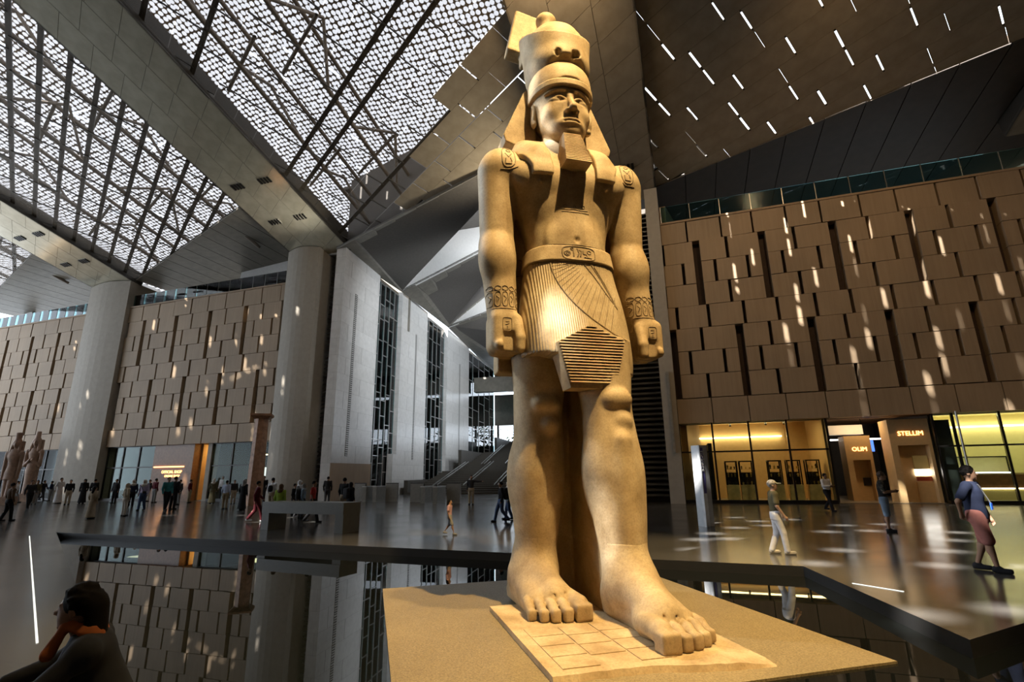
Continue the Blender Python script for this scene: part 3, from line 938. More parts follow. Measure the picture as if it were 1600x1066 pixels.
# ---- hall walls outside the picture
tag(MB().sbox(33.0, -48, 0, 33.6, 14, 30).build('wall_side_blocker', 'facade_stone'), 'unseen stone side wall added beyond the right edge to block daylight', 'wall', kind='structure')  # added out of view to cut sky light from the right
tag(MB().sbox(-62.0, -49, 0, 34.0, -48.4, 32).build('wall_back_blocker', 'facade_stone'), 'unseen stone wall added behind the viewer to block daylight', 'wall', kind='structure')  # added out of view to cut sky light from behind
tag(MB().sbox(-58.0, 12.0, 15, -14.5, 12.3, 24).build('wall_terrace_back', 'soffit_panel'), 'dark wall at the back of the left roof terrace', 'wall', kind='structure')
tag(MB().sbox(9.5, 12.0, 15, 34.0, 12.3, 24).build('wall_terrace_back', 'soffit_dark'), 'dark wall at the back of the right roof terrace', 'wall', kind='structure')
# ================================================================ the passage with pale fins, glass and the great stair
ZF = 18.2
FIN_PX = [((541, 388), (592, 432)), ((633, 460), (675, 492)), ((707, 517), (733, 545))]
FINS = [(PZ(*a, ZF), PZ(*b, ZF)) for a, b in FIN_PX]
def hdir(a, b):
    d = np.array(b[:2]) - np.array(a[:2]); d = d / np.linalg.norm(d); return np.array([d[0], d[1], 0])
CD = hdir(FINS[0][0], FINS[2][1])                     # along the passage
CN = np.array([-CD[1], CD[0], 0])                     # away from the passage (to the left)
LINE0 = np.array([FINS[0][0][0], FINS[0][0][1], 0])
def CP(d, n, z):                                      # distance along the passage wall, offset to the left, height
    return LINE0 + CD * d + CN * n + np.array([0, 0, z])
FD = []
for a, b in FINS:
    FD.append((float((a - LINE0) @ CD), float((b - LINE0) @ CD)))
ORD = ['nearest', 'middle', 'farthest']
def cbox(d0, n0, z0, d1, n1, z1):
    return MB().hexa([CP(d0, n0, z0), CP(d1, n0, z0), CP(d1, n1, z0), CP(d0, n1, z0)], [CP(d0, n0, z1), CP(d1, n0, z1), CP(d1, n1, z1), CP(d0, n1, z1)])
def fins():
    for i, (d0, d1) in enumerate(FD):
        o = cbox(d0, 0, 0, d1, 0.75, ZF + 0.25).build('wall_fin', 'fin_stone')
        tag(o, '%s of the three tall pale stone fins' % ORD[i], 'wall', kind='structure')
        if i == 0: cbox(d0 - 0.04, -0.05, 0, d1 + 0.02, 0.0, 2.5).build('stone_dado', 'facade_stone', o)
        # dark slotted grille running up the fin
        g = d0 + (d1 - d0) * (0.34 if i == 0 else 0.55)
        root = o
        inv = Matrix.Identity(4)
        b = cbox(g - 0.2, -0.01, 3.0, g + 0.2, 0.02, 15.2).build('grille', 'dark_louver', root); b.data.transform(inv)
        sl = MB(); z = 3.05
        while z < 15.1:
            sl.hexa([CP(g - 0.2, -0.045, z), CP(g + 0.2, -0.045, z), CP(g + 0.2, 0, z), CP(g - 0.2, 0, z)], [CP(g - 0.2, -0.045, z + 0.06), CP(g + 0.2, -0.045, z + 0.06), CP(g + 0.2, 0, z + 0.06), CP(g - 0.2, 0, z + 0.06)]); z += 0.15
        s_ = sl.build('slats', 'fin_stone', b); s_['kind'] = 'stuff'
    gaps = [(FD[0][1], FD[1][0]), (FD[1][1], FD[2][0]), (FD[2][1], FD[2][1] + 16)]
    names = ['between the nearest and middle fins', 'between the middle and farthest fins', 'beyond the farthest fin']
    rnd = random.Random(5)
    for (d0, d1), nm in zip(gaps, names):
        root = tag(empty('window_curtain_wall', CP(d0, 0.4, 0)), 'teal glass curtain wall with pale irregular glazing bars ' + nm, 'window', kind='structure')
        inv = Matrix.Translation(-Vector(root.location))
        def put(mb, n, m):
            o = mb.build(n, m, root); o.data.transform(inv); return o
        cols = 5; cw = (d1 - d0) / cols
        for c in range(cols):
            x0, x1 = d0 + c * cw, d0 + (c + 1) * cw
            put(cbox(x0 - 0.035, 0.33, 0, x0 + 0.035, 0.45, ZF - 0.1), 'mullion', 'steel')
            z = 0.0
            while z < ZF - 0.3:
                h = rnd.choice((1.3, 1.9, 2.6)); z1 = min(ZF - 0.1, z + h)
                put(cbox(x0 + 0.04, 0.38, z + 0.03, x1 - 0.04, 0.40, z1 - 0.03), 'pane', 'teal_glass')
                put(cbox(x0, 0.34, z1 - 0.03, x1, 0.44, z1 + 0.03), 'transom', 'steel')
                z = z1
    # rooms behind the glass: dark floors, a bright gallery window high up
    D1 = FD[2][1] + 16
    back = tag(empty('wall_gallery', CP(5, 4, 0)), 'dark gallery wall with bright windows behind the curtain wall', 'wall', kind='structure')
    inv = Matrix.Translation(-Vector(back.location))
    def put(mb, n, m):
        o = mb.build(n, m, back); o.data.transform(inv); return o
    put(cbox(5, 4, 0, D1, 4.3, 10.2), 'lower_wall', 'shop_dark'); put(cbox(5, 4, 13.6, D1, 4.3, ZF + 3), 'upper_wall', 'shop_dark')
    put(cbox(0.9, 0.45, ZF + 0.0, D1, 4.3, ZF + 0.22), 'gallery_roof', 'soffit_panel')
    d = 5.0
    while d < D1:
        put(cbox(d, 3.95, 10.2, d + 0.16, 4.25, 13.6), 'mullion', 'dark_frame'); d += 1.3
    for z in (4.6, 9.6):
        put(cbox(5, 0.8, z, D1, 4, z + 0.45), 'floor_slab', 'soffit_panel')
    for q in range(9):
        dd = 6 + q * 3.6 + rnd.uniform(-0.5, 0.5); zz = rnd.choice((6.2, 6.6, 7.3))
        put(cbox(dd, 3.9, zz, dd + 0.5, 3.99, zz + rnd.choice((0.8, 1.5))), 'lit_window', 'white_light' if q % 3 else 'warm_light')
fins()
# stone plinth wall pieces at the foot of the fins
tag(cbox(FD[1][0] - 1.2, -0.25, 0, FD[1][0] - 0.3, 0.3, 3.4).build('wall_stub', 'fin_stone'), 'low pale stub wall at the foot of the middle fin', 'wall', kind='structure')

# ---- roof planes over the passage with their white clerestory triangles
def solve_on(Q, dirv, px, py):
    d = ray(px, py); n = np.cross(dirv, [0, 0, 1])
    return CC + d * (((Q - CC) @ n) / (d @ n))
def passage_roof():
    a0 = RP(-13, 0, 0.0); a1 = RP(4.0, 5.1, 0.25)
    Q1 = PZ(640, 455, ZF); t1 = solve_on(Q1, UU, 750, 325); b1 = solve_on(Q1, UU, 750, 395)
    ext = 1.75
    T1 = Q1 + (t1 - Q1) * ext; B1 = Q1 + (b1 - Q1) * ext
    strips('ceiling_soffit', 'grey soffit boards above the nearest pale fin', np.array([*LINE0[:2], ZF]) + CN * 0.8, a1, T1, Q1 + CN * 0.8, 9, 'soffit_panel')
    tag(MB().slab([Q1 + CN * 0.8, T1, B1], CD * 0.25).build('wall_clerestory', 'white_plaster'), 'large white triangular clerestory left of the statue', 'wall', kind='structure')
    Q2 = PZ(710, 511, ZF); t2 = solve_on(Q2, UU, 752, 474); b2 = solve_on(Q2, UU, 752, 494)
    T2 = Q2 + (t2 - Q2) * 3; B2 = Q2 + (b2 - Q2) * 3
    strips('ceiling_soffit', 'grey soffit boards above the middle pale fin', Q1 + CN * 0.8, B1, T2, Q2 + CN * 0.8, 9, 'soffit_panel')
    tag(MB().slab([Q2 + CN * 0.8, T2, B2], CD * 0.25).build('wall_clerestory', 'white_plaster'), 'small white triangular clerestory beside the statue wrist', 'wall', kind='structure')
    spot('clerestory_fill', tuple((T1 + B1) / 2 - CD * 6 - np.array([0, 0, 8])), tuple((Q1 + T1 + B1) / 3), 4200, (0.9, 0.95, 1.0), 70, 0.8, 0.4)  # added fill for the large white triangle, in place of skylight
    spot('clerestory_fill', tuple((T2 + B2) / 2 - CD * 6 - np.array([0, 0, 7])), tuple((Q2 + T2 + B2) / 3), 3000, (0.9, 0.95, 1.0), 70, 0.8, 0.4)  # added fill for the small white triangle
    e = CP(FD[2][1] + 18, 0, ZF)
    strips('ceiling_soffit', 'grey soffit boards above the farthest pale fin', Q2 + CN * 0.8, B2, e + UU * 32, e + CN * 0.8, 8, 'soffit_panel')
    fa = [RP(-13, 0, 0.32), RP(4.0, 5.1, 0.32), RP(9.5, 0.0, 0.4)]
    for i in (0, 1):
        p, q = fa[i], fa[i + 1]
        tag(MB().slab([p, q, np.array([q[0], q[1], 23.9]), np.array([p[0], p[1], 23.9])], WW * 0.15).build('ceiling_fascia', 'roof_deck'), ['hidden fascia above the fold of the middle roof field', 'hidden fascia above the band over the statue'][i], 'ceiling', kind='structure')
    # added cover plates that keep daylight out above the planes
    c = MB().hexa([W(-14, 0.5, 23.5), W(12, 0.5, 23.5), W(34, 62, 23.5), W(-14, 62, 23.5)], [W(-14, 0.5, 23.8), W(12, 0.5, 23.8), W(34, 62, 23.8), W(-14, 62, 23.8)])
    tag(c.build('ceiling_cover', 'roof_deck'), 'unseen cover deck added over the passage to keep daylight out', 'ceiling', kind='structure')
passage_roof()

# ---- right side wall of the passage, far end
tag(MB().slab([W(9.5, 1.5, 0), W(9.5, 1.5, 18), W(22, 60, 18), W(22, 60, 0)], UU * 0.4).build('wall_passage_right', 'facade_stone'), 'stone side wall of the passage hidden behind the statue', 'wall', kind='structure')
DE = FD[2][1] + 16.5
def end_wall():
    root = tag(empty('wall_far_end', CP(DE, 0, 0)), 'dark far end of the passage with a bright window band above the stair', 'wall', kind='structure')
    inv = Matrix.Translation(-Vector(root.location))
    def put(mb, n, m):
        o = mb.build(n, m, root); o.data.transform(inv); return o
    put(cbox(DE, -32, 0, DE + 0.4, 0.4, 6.0), 'lower_wall', 'shop_dark')
    put(cbox(DE, -32, 9.2, DE + 0.4, 0.4, 14.2), 'upper_wall', 'soffit_panel')
    put(cbox(DE, -32, 16.5, DE + 0.4, 0.4, 23), 'crown_wall', 'shop_dark')
    for i in range(12):
        n = -i * 2.7
        put(cbox(DE - 0.05, n - 0.3, 6.0, DE + 0.35, n, 9.2), 'window_post', 'dark_frame')
    put(cbox(DE - 14, -32, 12.6, DE - 12.8, 0.0, 14.6), 'bridge', 'soffit_panel')
end_wall()
# foliage beyond the end window
def tree(label, p, h, seed):
    rnd = random.Random(seed)
    root = tag(empty('tree', p), label, 'tree')
    MB().tube((0, 0, -6), (0, 0, h * 0.6), 0.2, 0.12).build('trunk', 'wood', root)
    mb = MB()
    for i in range(160):
        c = np.array([rnd.gauss(0, 1.4), rnd.gauss(0, 1.0), h * 0.7 + rnd.gauss(0, 1.1)])
        a = rnd.uniform(0, 6.28); b = rnd.uniform(-0.8, 0.8); L = rnd.uniform(0.3, 0.6)
        u = np.array([math.cos(a) * math.cos(b), math.sin(a) * math.cos(b), math.sin(b)]) * L; v = np.cross(u, [0.3, 0.2, 1.0]); v = v / np.linalg.norm(v) * L * 0.45
        mb.add([c - u, c + v, c + u, c - v], [(0, 1, 2, 3)])
    mb.build('foliage', 'foliage', root)['kind'] = 'stuff'
tree('leafy tree outside the far window, left one', CP(DE + 6, -3, 6), 3.0, 1)
tree('leafy tree outside the far window, right one', CP(DE + 8, -9, 6), 3.4, 2)

# ---- the great stair
def stair():
    d0, d1, n0, n1, rise, steps = 11.0, DE - 1.0, -1.0, -27.0, 6.6, 38
    root = tag(empty('grand_staircase', CP(d0, -10, 0)), 'broad dark stone staircase rising at the end of the passage', 'staircase')
    inv = Matrix.Translation(-Vector(root.location))
    # flights with landings between
    runs = [(0.00, 0.26, 0.00, 0.30), (0.34, 0.62, 0.30, 0.66), (0.70, 1.0, 0.66, 1.0)]
    for fi, (a, b, ra, rb) in enumerate(runs):
        m = 12
        for i in range(m):
            x0 = d0 + (d1 - d0) * (a + (b - a) * i / m); x1 = d0 + (d1 - d0) * (a + (b - a) * (i + 1) / m)
            z = rise * (ra + (rb - ra) * (i + 1) / m)
            o = cbox(x0, n0 - 0.9 * fi, max(0, z - 0.5), x1 + 0.35, n1, z).build('step', 'stair_stone', root); o.data.transform(inv)
        nx = runs[fi + 1][0] if fi < 2 else 1.0
        if fi < 2:
            o = cbox(d0 + (d1 - d0) * b, n0 - 0.9 * fi, max(0, rise * rb - 0.5), d0 + (d1 - d0) * nx, n1, rise * rb).build('landing', 'stair_stone', root); o.data.transform(inv)
        o = cbox(d0 + (d1 - d0) * a, n0 - 0.9 * fi + 0.35, 0, d0 + (d1 - d0) * nx, n0 - 0.9 * fi, rise * rb * 0.98 if fi else rise * rb * 0.6).build('cheek_wall', 'stair_stone', root); o.data.transform(inv)
        # twin steel handrails
        for q in range(9):
            n = n0 - 2.3 - q * 2.7 - 0.9 * fi
            for dn in (0, 0.32):
                A = CP(d0 + (d1 - d0) * a, n - dn, rise * ra + 0.75); B = CP(d0 + (d1 - d0) * b, n - dn, rise * rb + 0.9)
                o = MB().bar(A, B, 0.07).build('handrail', 'steel', root); o.data.transform(inv)
stair()
# ================================================================ shops under the stone fronts
def room(label, name, s0, s1, depth, wall_mat, back_mat, ceil_mat='shop_dark', floor_mat='shop_floor', t0=0.9):
    root = tag(empty(name, W((s0 + s1) / 2, 1, 0)), label, 'room', kind='structure')
    inv = Matrix.Translation(-Vector(root.location))
    def put(mb, n, m):
        o = mb.build(n, m, root); o.data.transform(inv); return o
    put(MB().sbox(s0, depth, 0, s1, depth + 0.2, LINTEL + 0.6), 'back_wall', back_mat)
    put(MB().sbox(s0 - 0.1, t0, 0, s0 + 0.05, depth, LINTEL + 0.6), 'side_wall', wall_mat)
    put(MB().sbox(s1 - 0.05, t0, 0, s1 + 0.1, depth, LINTEL + 0.6), 'side_wall', wall_mat)
    put(MB().sbox(s0, 0.6, LINTEL + 0.25, s1, depth, LINTEL + 0.45), 'room_ceiling', ceil_mat)
    put(MB().sbox(s0, 0.7, 0.0, s1, depth, 0.03), 'room_floor', floor_mat)
    return root, put
def area(name, loc, size, energy, color, rot=(0, 0, 0), size_y=None):
    d = bpy.data.lights.new(name, 'AREA'); d.energy = energy; d.color = color; d.size = size
    if size_y: d.shape = 'RECTANGLE'; d.size_y = size_y
    o = bpy.data.objects.new(name, d); COL.objects.link(o); o.location = tuple(loc); o.rotation_euler = rot
    return o
def glazing(label, bars, z1, t=0.35, transom=2.62, plinth=0.16, glass_mat='pane_glass', name='window_shopfront'):
    root = tag(empty(name, W((bars[0] + bars[-1]) / 2, t, 0)), label, 'window', kind='structure')
    inv = Matrix.Translation(-Vector(root.location))
    def put(mb, n, m):
        o = mb.build(n, m, root); o.data.transform(inv); return o
    put(MB().sbox(bars[0], t - 0.15, 0, bars[-1], t + 0.15, plinth), 'plinth', 'dark_frame')
    for b in bars:
        put(MB().sbox(b - 0.045, t - 0.06, plinth, b + 0.045, t + 0.08, z1), 'mullion', 'dark_frame')
    for a, b in zip(bars[:-1], bars[1:]):
        put(MB().sbox(a, t - 0.05, transom - 0.04, b, t + 0.07, transom + 0.04), 'transom', 'dark_frame')
        put(MB().sbox(a + 0.05, t, plinth, b - 0.05, t + 0.02, transom - 0.04), 'pane', glass_mat)
        put(MB().sbox(a + 0.05, t, transom + 0.04, b - 0.05, t + 0.02, z1), 'pane', glass_mat)
    put(MB().sbox(bars[0], t - 0.06, z1 - 0.06, bars[-1], t + 0.1, z1), 'head', 'dark_frame')
    return root
def lettering(body, size, mat, parent, mw=None, loc=None, rot=None, name='lettering'):
    """raised letters as a mesh"""
    c = bpy.data.curves.new(name, 'FONT'); c.body = body; c.size = size; c.extrude = 0.01; c.align_x = 'CENTER'; c.align_y = 'CENTER'; c.resolution_u = 3
    tmp = bpy.data.objects.new(name, c); COL.objects.link(tmp)
    dg = bpy.context.evaluated_depsgraph_get(); dg.update()
    me = bpy.data.meshes.new_from_object(tmp.evaluated_get(dg))
    bpy.data.objects.remove(tmp); bpy.data.curves.remove(c)
    me.name = name; me.materials.clear()
    o = link(name, me, mat, parent)
    if mw is not None: o.matrix_world = mw
    if loc is not None: o.location = loc
    if rot is not None: o.rotation_euler = rot
    return o
def facing(p, vertical=False):
    """frame whose front looks out of the stone front towards the hall"""
    x = Vector(UU); z = Vector((0, 0, 1)); n = Vector(-WW)
    if vertical: x, z = Vector((0, 0, -1)), Vector(UU)
    m = Matrix((x, z, n)).transposed().to_4x4(); m.translation = Vector(p); return m

# ---- right: jewellery shop, kiosk passage, lime shop
_, put = room('warm lit shop interior behind the first glazing at right', 'wall_shop_amber', 9.5, 16.6, 5.0, 'warm_wall', 'warm_wall', 'warm_wall')
put(MB().sbox(10.6, 4.75, 3.55, 15.2, 4.95, 3.62), 'cove_light', 'warm_light')
put(MB().sbox(10.9, 0.9, 0.03, 11.1, 4.9, 3.1), 'dark_partition', 'shop_dark')
area('shop_light', W(13.2, 1.5, 4.2), 5.0, 190, (1.0, 0.62, 0.26), size_y=1.2, rot=(0, 0, _a))
glazing('dark framed shop glazing with amber light at right', [9.5, 11.2, 13.0, 14.8, 16.6], LINTEL + 0.2)
def showcase(label, s, t, w, tall, seed):
    rnd = random.Random(seed)
    p = W(s, t, 0.03)
    root = tag(empty('display_case', p, _a), label, 'display case', 'glass display cases in the amber shop')
    MB().box(-w / 2, -0.3, 0, w / 2, 0.3, 0.85).build('base', 'sand_block', root)
    for x in (-w / 2 + 0.03, w / 2 - 0.03):
        for y in (-0.27, 0.27):
            MB().box(x - 0.03, y - 0.03, 0.85, x + 0.03, y + 0.03, tall).build('post', 'dark_frame', root)
    MB().box(-w / 2, -0.3, tall, w / 2, 0.3, tall + 0.06).build('top', 'dark_frame', root)
    MB().box(-w / 2 + 0.05, 0.2, 0.85, w / 2 - 0.05, 0.25, tall - 0.55).build('back_panel', 'goods_dark', root)
    for z in (1.25, 1.65):
        MB().box(-w / 2 + 0.05, -0.2, z, w / 2 - 0.05, 0.2, z + 0.02).build('shelf', 'clear_glass', root)
    for z in (0.86, 1.27, 1.67):
        for q in range(3):
            x = -w / 2 + 0.14 + q * (w - 0.28) / 2
            h = rnd.uniform(0.12, 0.26); r = rnd.uniform(0.03, 0.06)
            MB().lathe([(r, 0), (r * 0.6, h * 0.25), (r * 1.2, h * 0.6), (r * 0.4, h * 0.9), (0.0, h)], 8, (x, 0.0, z)).build('ornament', rnd.choice(('goods_gold', 'goods_dark', 'goods_gold')), root)
for i, (s, w, lab) in enumerate([(12.0, 0.62, 'tall dark framed display case left of the second mullion'), (12.75, 0.7, 'tall dark framed display case right beside the second mullion'), (14.15, 0.66, 'tall dark framed display case behind the man in the cap'), (15.05, 0.66, 'tall dark framed display case left of the last mullion'), (15.95, 0.66, 'tall dark framed display case near the shop corner')]):
    showcase(lab, s, 1.7, w, 2.05, i)
for i in range(4):
    tl_ = tag(empty('track_spotlight', W(12.2 + i * 0.9, 1.6, LINTEL + 0.25), _a), 'small black ceiling spotlight in the amber shop, %s from the left' % ['first', 'second', 'third', 'fourth'][i], 'spotlight', 'ceiling spotlights in the amber shop')
    MB().tube((0, 0, -0.22), (0, 0, 0), 0.012).build('stem', 'dark_frame', tl_)
    MB().tube((0, 0.02, -0.20), (0, -0.10, -0.36), 0.05, 0.06).build('lamp_head', 'dark_frame', tl_)
# kiosk passage
_, put = room('dim passage between the two right shops with copper kiosks', 'wall_passage_kiosk', 16.75, 21.2, 9.0, 'shop_dark', 'shop_dark', 'wood', 'shop_floor')
put(MB().sbox(16.8, 0.75, LINTEL + 0.12, 20.6, 0.85, LINTEL + 0.2), 'strip_lamp', 'white_light')
put(MB().sbox(16.8, 3.0, 3.45, 18.9, 3.6, 3.95), 'white_bulkhead', 'white_plaster')
put(MB().sbox(16.8, 4.2, 3.2, 20.6, 4.3, 3.27), 'strip_lamp', 'white_light')
area('kiosk_light', W(18.6, 2.0, 4.2), 2.6, 50, (1.0, 0.72, 0.42), size_y=1.2, rot=(0, 0, _a))
def kiosk(label, s0, s1, t0, t1, ztop, sign, lit):
    root = tag(empty('kiosk', W((s0 + s1) / 2, t0, 0.03), _a), label, 'kiosk', 'copper coloured kiosks')
    w = s1 - s0; d = t1 - t0
    MB().box(-w / 2, 0, ztop - 1.25, w / 2, d, ztop).build('fascia', 'warm_wall', root)
    MB().box(-w / 2, 0, 0, -w / 2 + 0.28, d, ztop - 1.25).build('jamb', 'warm_wall', root)
    MB().box(w / 2 - 0.14, 0, 0, w / 2, d, ztop - 1.25).build('jamb', 'warm_wall', root)
    MB().box(-w / 2 + 0.28, 0.5, 0, w / 2 - 0.14, d, ztop - 1.25).build('back_panel', 'warm_wall', root)
    if lit:
        MB().box(0.05, 0.35, 0, w / 2 - 0.14, 0.5, 0.95).build('counter', 'warm_wall', root)
        MB().box(0.08, 0.42, 1.55, w / 2 - 0.16, 0.5, 2.2).build('lit_panel', 'warm_light' if False else 'lime_wall', root)
        MB().box(0.08, 0.44, 1.25, w / 2 - 0.16, 0.49, 1.55).build('lit_shelf', 'white_light', root)
        MB().box(0.08, 0.36, 1.0, w / 2 - 0.16, 0.46, 1.2).build('red_box', 'goods_red', root)
    else:
        MB().box(0.1, 0.44, 0.75, 0.45, 0.5, 1.15).build('picture', 'goods_dark', root)
    lettering(sign, 0.30, 'orange_sign', root, loc=(0.05, -0.015, ztop - 0.7), rot=(math.radians(90), 0, 0))
kiosk('copper kiosk with a short glowing sign, left in the passage', 17.75, 18.95, 2.3, 3.4, 3.3, 'OLIM', False)
kiosk('copper kiosk with a longer glowing sign and lit shelf, at the shop corner', 19.35, 21.05, 0.75, 2.0, 3.95, 'STELLIM', True)
scr = tag(empty('wall_screen', W(19.15, 4.0, 2.55), _a), 'blue lit screen hanging between the two copper kiosks', 'screen')
MB().box(-0.42, 0, 0, 0.42, 0.06, 0.6).build('display', 'blue_screen', scr)
MB().box(-0.46, 0.02, -0.04, 0.46, 0.1, 0.64).build('housing', 'dark_frame', scr)
MB().tube((0, 0.06, 0.6), (0, 0.06, 1.8), 0.02).build('hanger', 'dark_frame', scr)
# lime shop
_, put = room('yellow green lit shop interior at the far right', 'wall_shop_lime', 21.3, 32.5, 5.5, 'lime_wall', 'lime_wall', 'lime_wall')
area('shop_light', W(25.5, 3.0, 4.2), 7.0, 180, (1.0, 0.86, 0.46), size_y=2.5, rot=(0, 0, _a))
put(MB().sbox(22.5, 5.2, 3.75, 32, 5.45, 3.82), 'cove_light', 'warm_light')
put(MB().sbox(21.35, 1.0, 0.03, 22.0, 3.5, 3.9), 'dark_partition', 'shop_dark')
glazing('dark framed shop glazing with yellow green light at the far right', [21.1, 21.9, 23.7, 25.5, 27.3, 29.1, 32.5], LINTEL + 0.2)
tag(MB().tube(W(21.9, -0.12, 0), W(21.9, -0.12, 4.2), 0.045).build('steel_post', 'steel', recenter=True), 'bright round steel post before the far right glazing', 'post')
def counter():
    root = tag(empty('shop_counter', W(23.9, 3.4, 0.03), _a), 'brown counter with glowing edges inside the yellow green shop', 'counter')
    MB().box(-1.7, -0.4, 0, 1.7, 0.4, 0.55).build('base', 'lime_wall', root)
    MB().box(-1.7, -0.42, 0.6, 1.7, 0.42, 1.25).build('front', 'wood', root)
    MB().box(-1.65, -0.44, 0.55, 1.65, -0.40, 0.6).build('lower_glow', 'warm_light', root)
    MB().box(-1.7, -0.42, 1.27, 1.7, 0.42, 1.31).build('top', 'wood', root)
    MB().box(-1.1, -0.3, 1.31, 1.1, -0.26, 1.36).build('upper_glow', 'white_light', root)
    MB().box(-1.2, 0.3, 1.36, 1.2, 0.34, 2.1).build('sign_board', 'lime_wall', root)
    for x in (-1.22, 1.2): MB().box(x, 0.28, 1.31, x + 0.04, 0.36, 2.14).build('board_frame', 'dark_frame', root)
    MB().box(-1.22, 0.28, 2.1, 1.24, 0.36, 2.14).build('board_frame', 'dark_frame', root)
counter()

# ---- left: shops below the left front
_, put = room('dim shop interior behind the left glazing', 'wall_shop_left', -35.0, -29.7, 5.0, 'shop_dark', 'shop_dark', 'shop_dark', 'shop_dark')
put(MB().sbox(-31.0, 3.5, 1.2, -30.2, 3.6, 2.6), 'lit_niche', 'lime_wall'); area('shop_light', W(-31.5, 2.5, 4.0), 3.0, 14, (1.0, 0.9, 0.6), size_y=1.5, rot=(0, 0, _a))
put(MB().sbox(-33.2, 3.0, 2.75, -31.0, 3.1, 2.82), 'strip_lamp', 'strip_light')
glazing('dark shop glazing below the left stone front', [-35.0, -33.2, -31.4, -29.7], LINTEL, transom=2.5)
def sign_wall():
    w = tag(MB().sbox(-29.7, 0.25, 0, -25.6, 0.9, LINTEL).build('wall_sign', 'wood'), 'brown wall with a glowing orange sign beside the doorway', 'wall', kind='structure')
    MB().sbox(-29.5, 0.2, 2.45, -26.4, 0.25, 2.53).build('light_bar', 'orange_sign', w)
    for z, sz, tx, sx in ((2.1, 0.30, 'OFFICIAL SHOP', -27.6), (1.8, 0.24, 'ONLINE SHOP', -27.5)):
        lettering(tx, sz, 'orange_sign', w, mw=facing(W(sx, 0.235, z)))
sign_wall()
_, put = room('warm lit doorway room with a picture below the left front', 'wall_doorway', -25.5, -24.2, 3.6, 'warm_wall', 'warm_wall', 'wood')
area('door_light', W(-24.8, 2.2, 4.2), 1.0, 45, (1.0, 0.68, 0.25), size_y=1.0, rot=(0, 0, _a))
pic = tag(empty('framed_picture', W(-24.75, 3.5, 1.75), _a), 'dark reddish picture on the warm doorway wall', 'picture')
MB().box(-0.36, 0, 0, 0.36, 0.05, 1.0).build('frame', 'goods_dark', pic)
MB().box(-0.30, -0.01, 0.06, 0.30, 0.0, 0.94).build('canvas', 'goods_red', pic)
tag(MB().sbox(-24.2, 0.2, 0, -23.8, 1.0, LINTEL).build('wall_jamb', 'pier_concrete'), 'grey jamb right of the lit doorway', 'wall', kind='structure')
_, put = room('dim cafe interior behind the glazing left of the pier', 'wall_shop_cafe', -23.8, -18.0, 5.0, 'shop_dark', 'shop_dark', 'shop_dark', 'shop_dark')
put(MB().sbox(-22.0, 4.6, 0.8, -20.4, 4.7, 2.5), 'lit_wall', 'lime_wall'); put(MB().sbox(-21.5, 3.0, 3.3, -20.0, 3.1, 3.36), 'strip_lamp', 'warm_light')
put(MB().sbox(-23.3, 4.5, 1.5, -22.4, 4.6, 2.4), 'lit_window', 'strip_light')
area('shop_light', W(-21.0, 3.0, 4.0), 2.5, 22, (1.0, 0.85, 0.45), size_y=1.5, rot=(0, 0, _a))
glazing('dark cafe glazing below the left stone front beside the pier', [-23.8, -21.9, -20.0, -18.1], LINTEL, transom=2.5)
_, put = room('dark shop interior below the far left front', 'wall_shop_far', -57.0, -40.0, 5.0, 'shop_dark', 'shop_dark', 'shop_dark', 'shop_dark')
put(MB().sbox(-43.2, 4.6, 0.2, -41.2, 4.7, 2.2), 'lit_wall', 'warm_wall'); area('shop_light', W(-42.2, 3.2, 3.9), 2.0, 30, (1.0, 0.6, 0.25), size_y=1.0, rot=(0, 0, _a))
glazing('dark shop glazing below the far left stone front', [-57.0, -54.0, -51.0, -48.0, -45.0, -42.5, -40.2], LINTEL, transom=2.5)
# ================================================================ plinth and colossal statue
SD = np.array([math.cos(math.radians(15)), math.sin(math.radians(15)), 0])
FDV = np.array([math.sin(math.radians(15)), -math.cos(math.radians(15)), 0])      # the way the statue faces
PL_Z = -0.15
ST_O = SD * 2.87 + FDV * -7.3 + np.array([0, 0, PL_Z])
def plinth():
    root = tag(empty('statue_plinth', SD * 2.62 + FDV * -6.9 + np.array([0, 0, -0.6]), math.radians(15)), 'broad low granular stone plinth standing in the black pool', 'plinth')
    MB().box(-2.36, -2.48, 0, 2.36, 2.48, 0.45).build('slab', 'plinth_stone', root)
    MB().box(-2.30, -2.42, 0.02, 2.30, 2.42, 0.12).build('foot', 'pool_lining', root)
plinth()
ST = tag(empty('colossal_statue', ST_O, math.radians(15)), 'colossal tan granite statue of a striding king with crown and beard', 'statue')
BASE_H = 0.06
def L(x, f, z):                                   # x to the viewer's right, f forward, z up -> local
    return (x, -f, z)
def obj_vox(v, name, mat, parent=ST):
    me = v.mesh(name)
    return link(name, me, mat, parent)
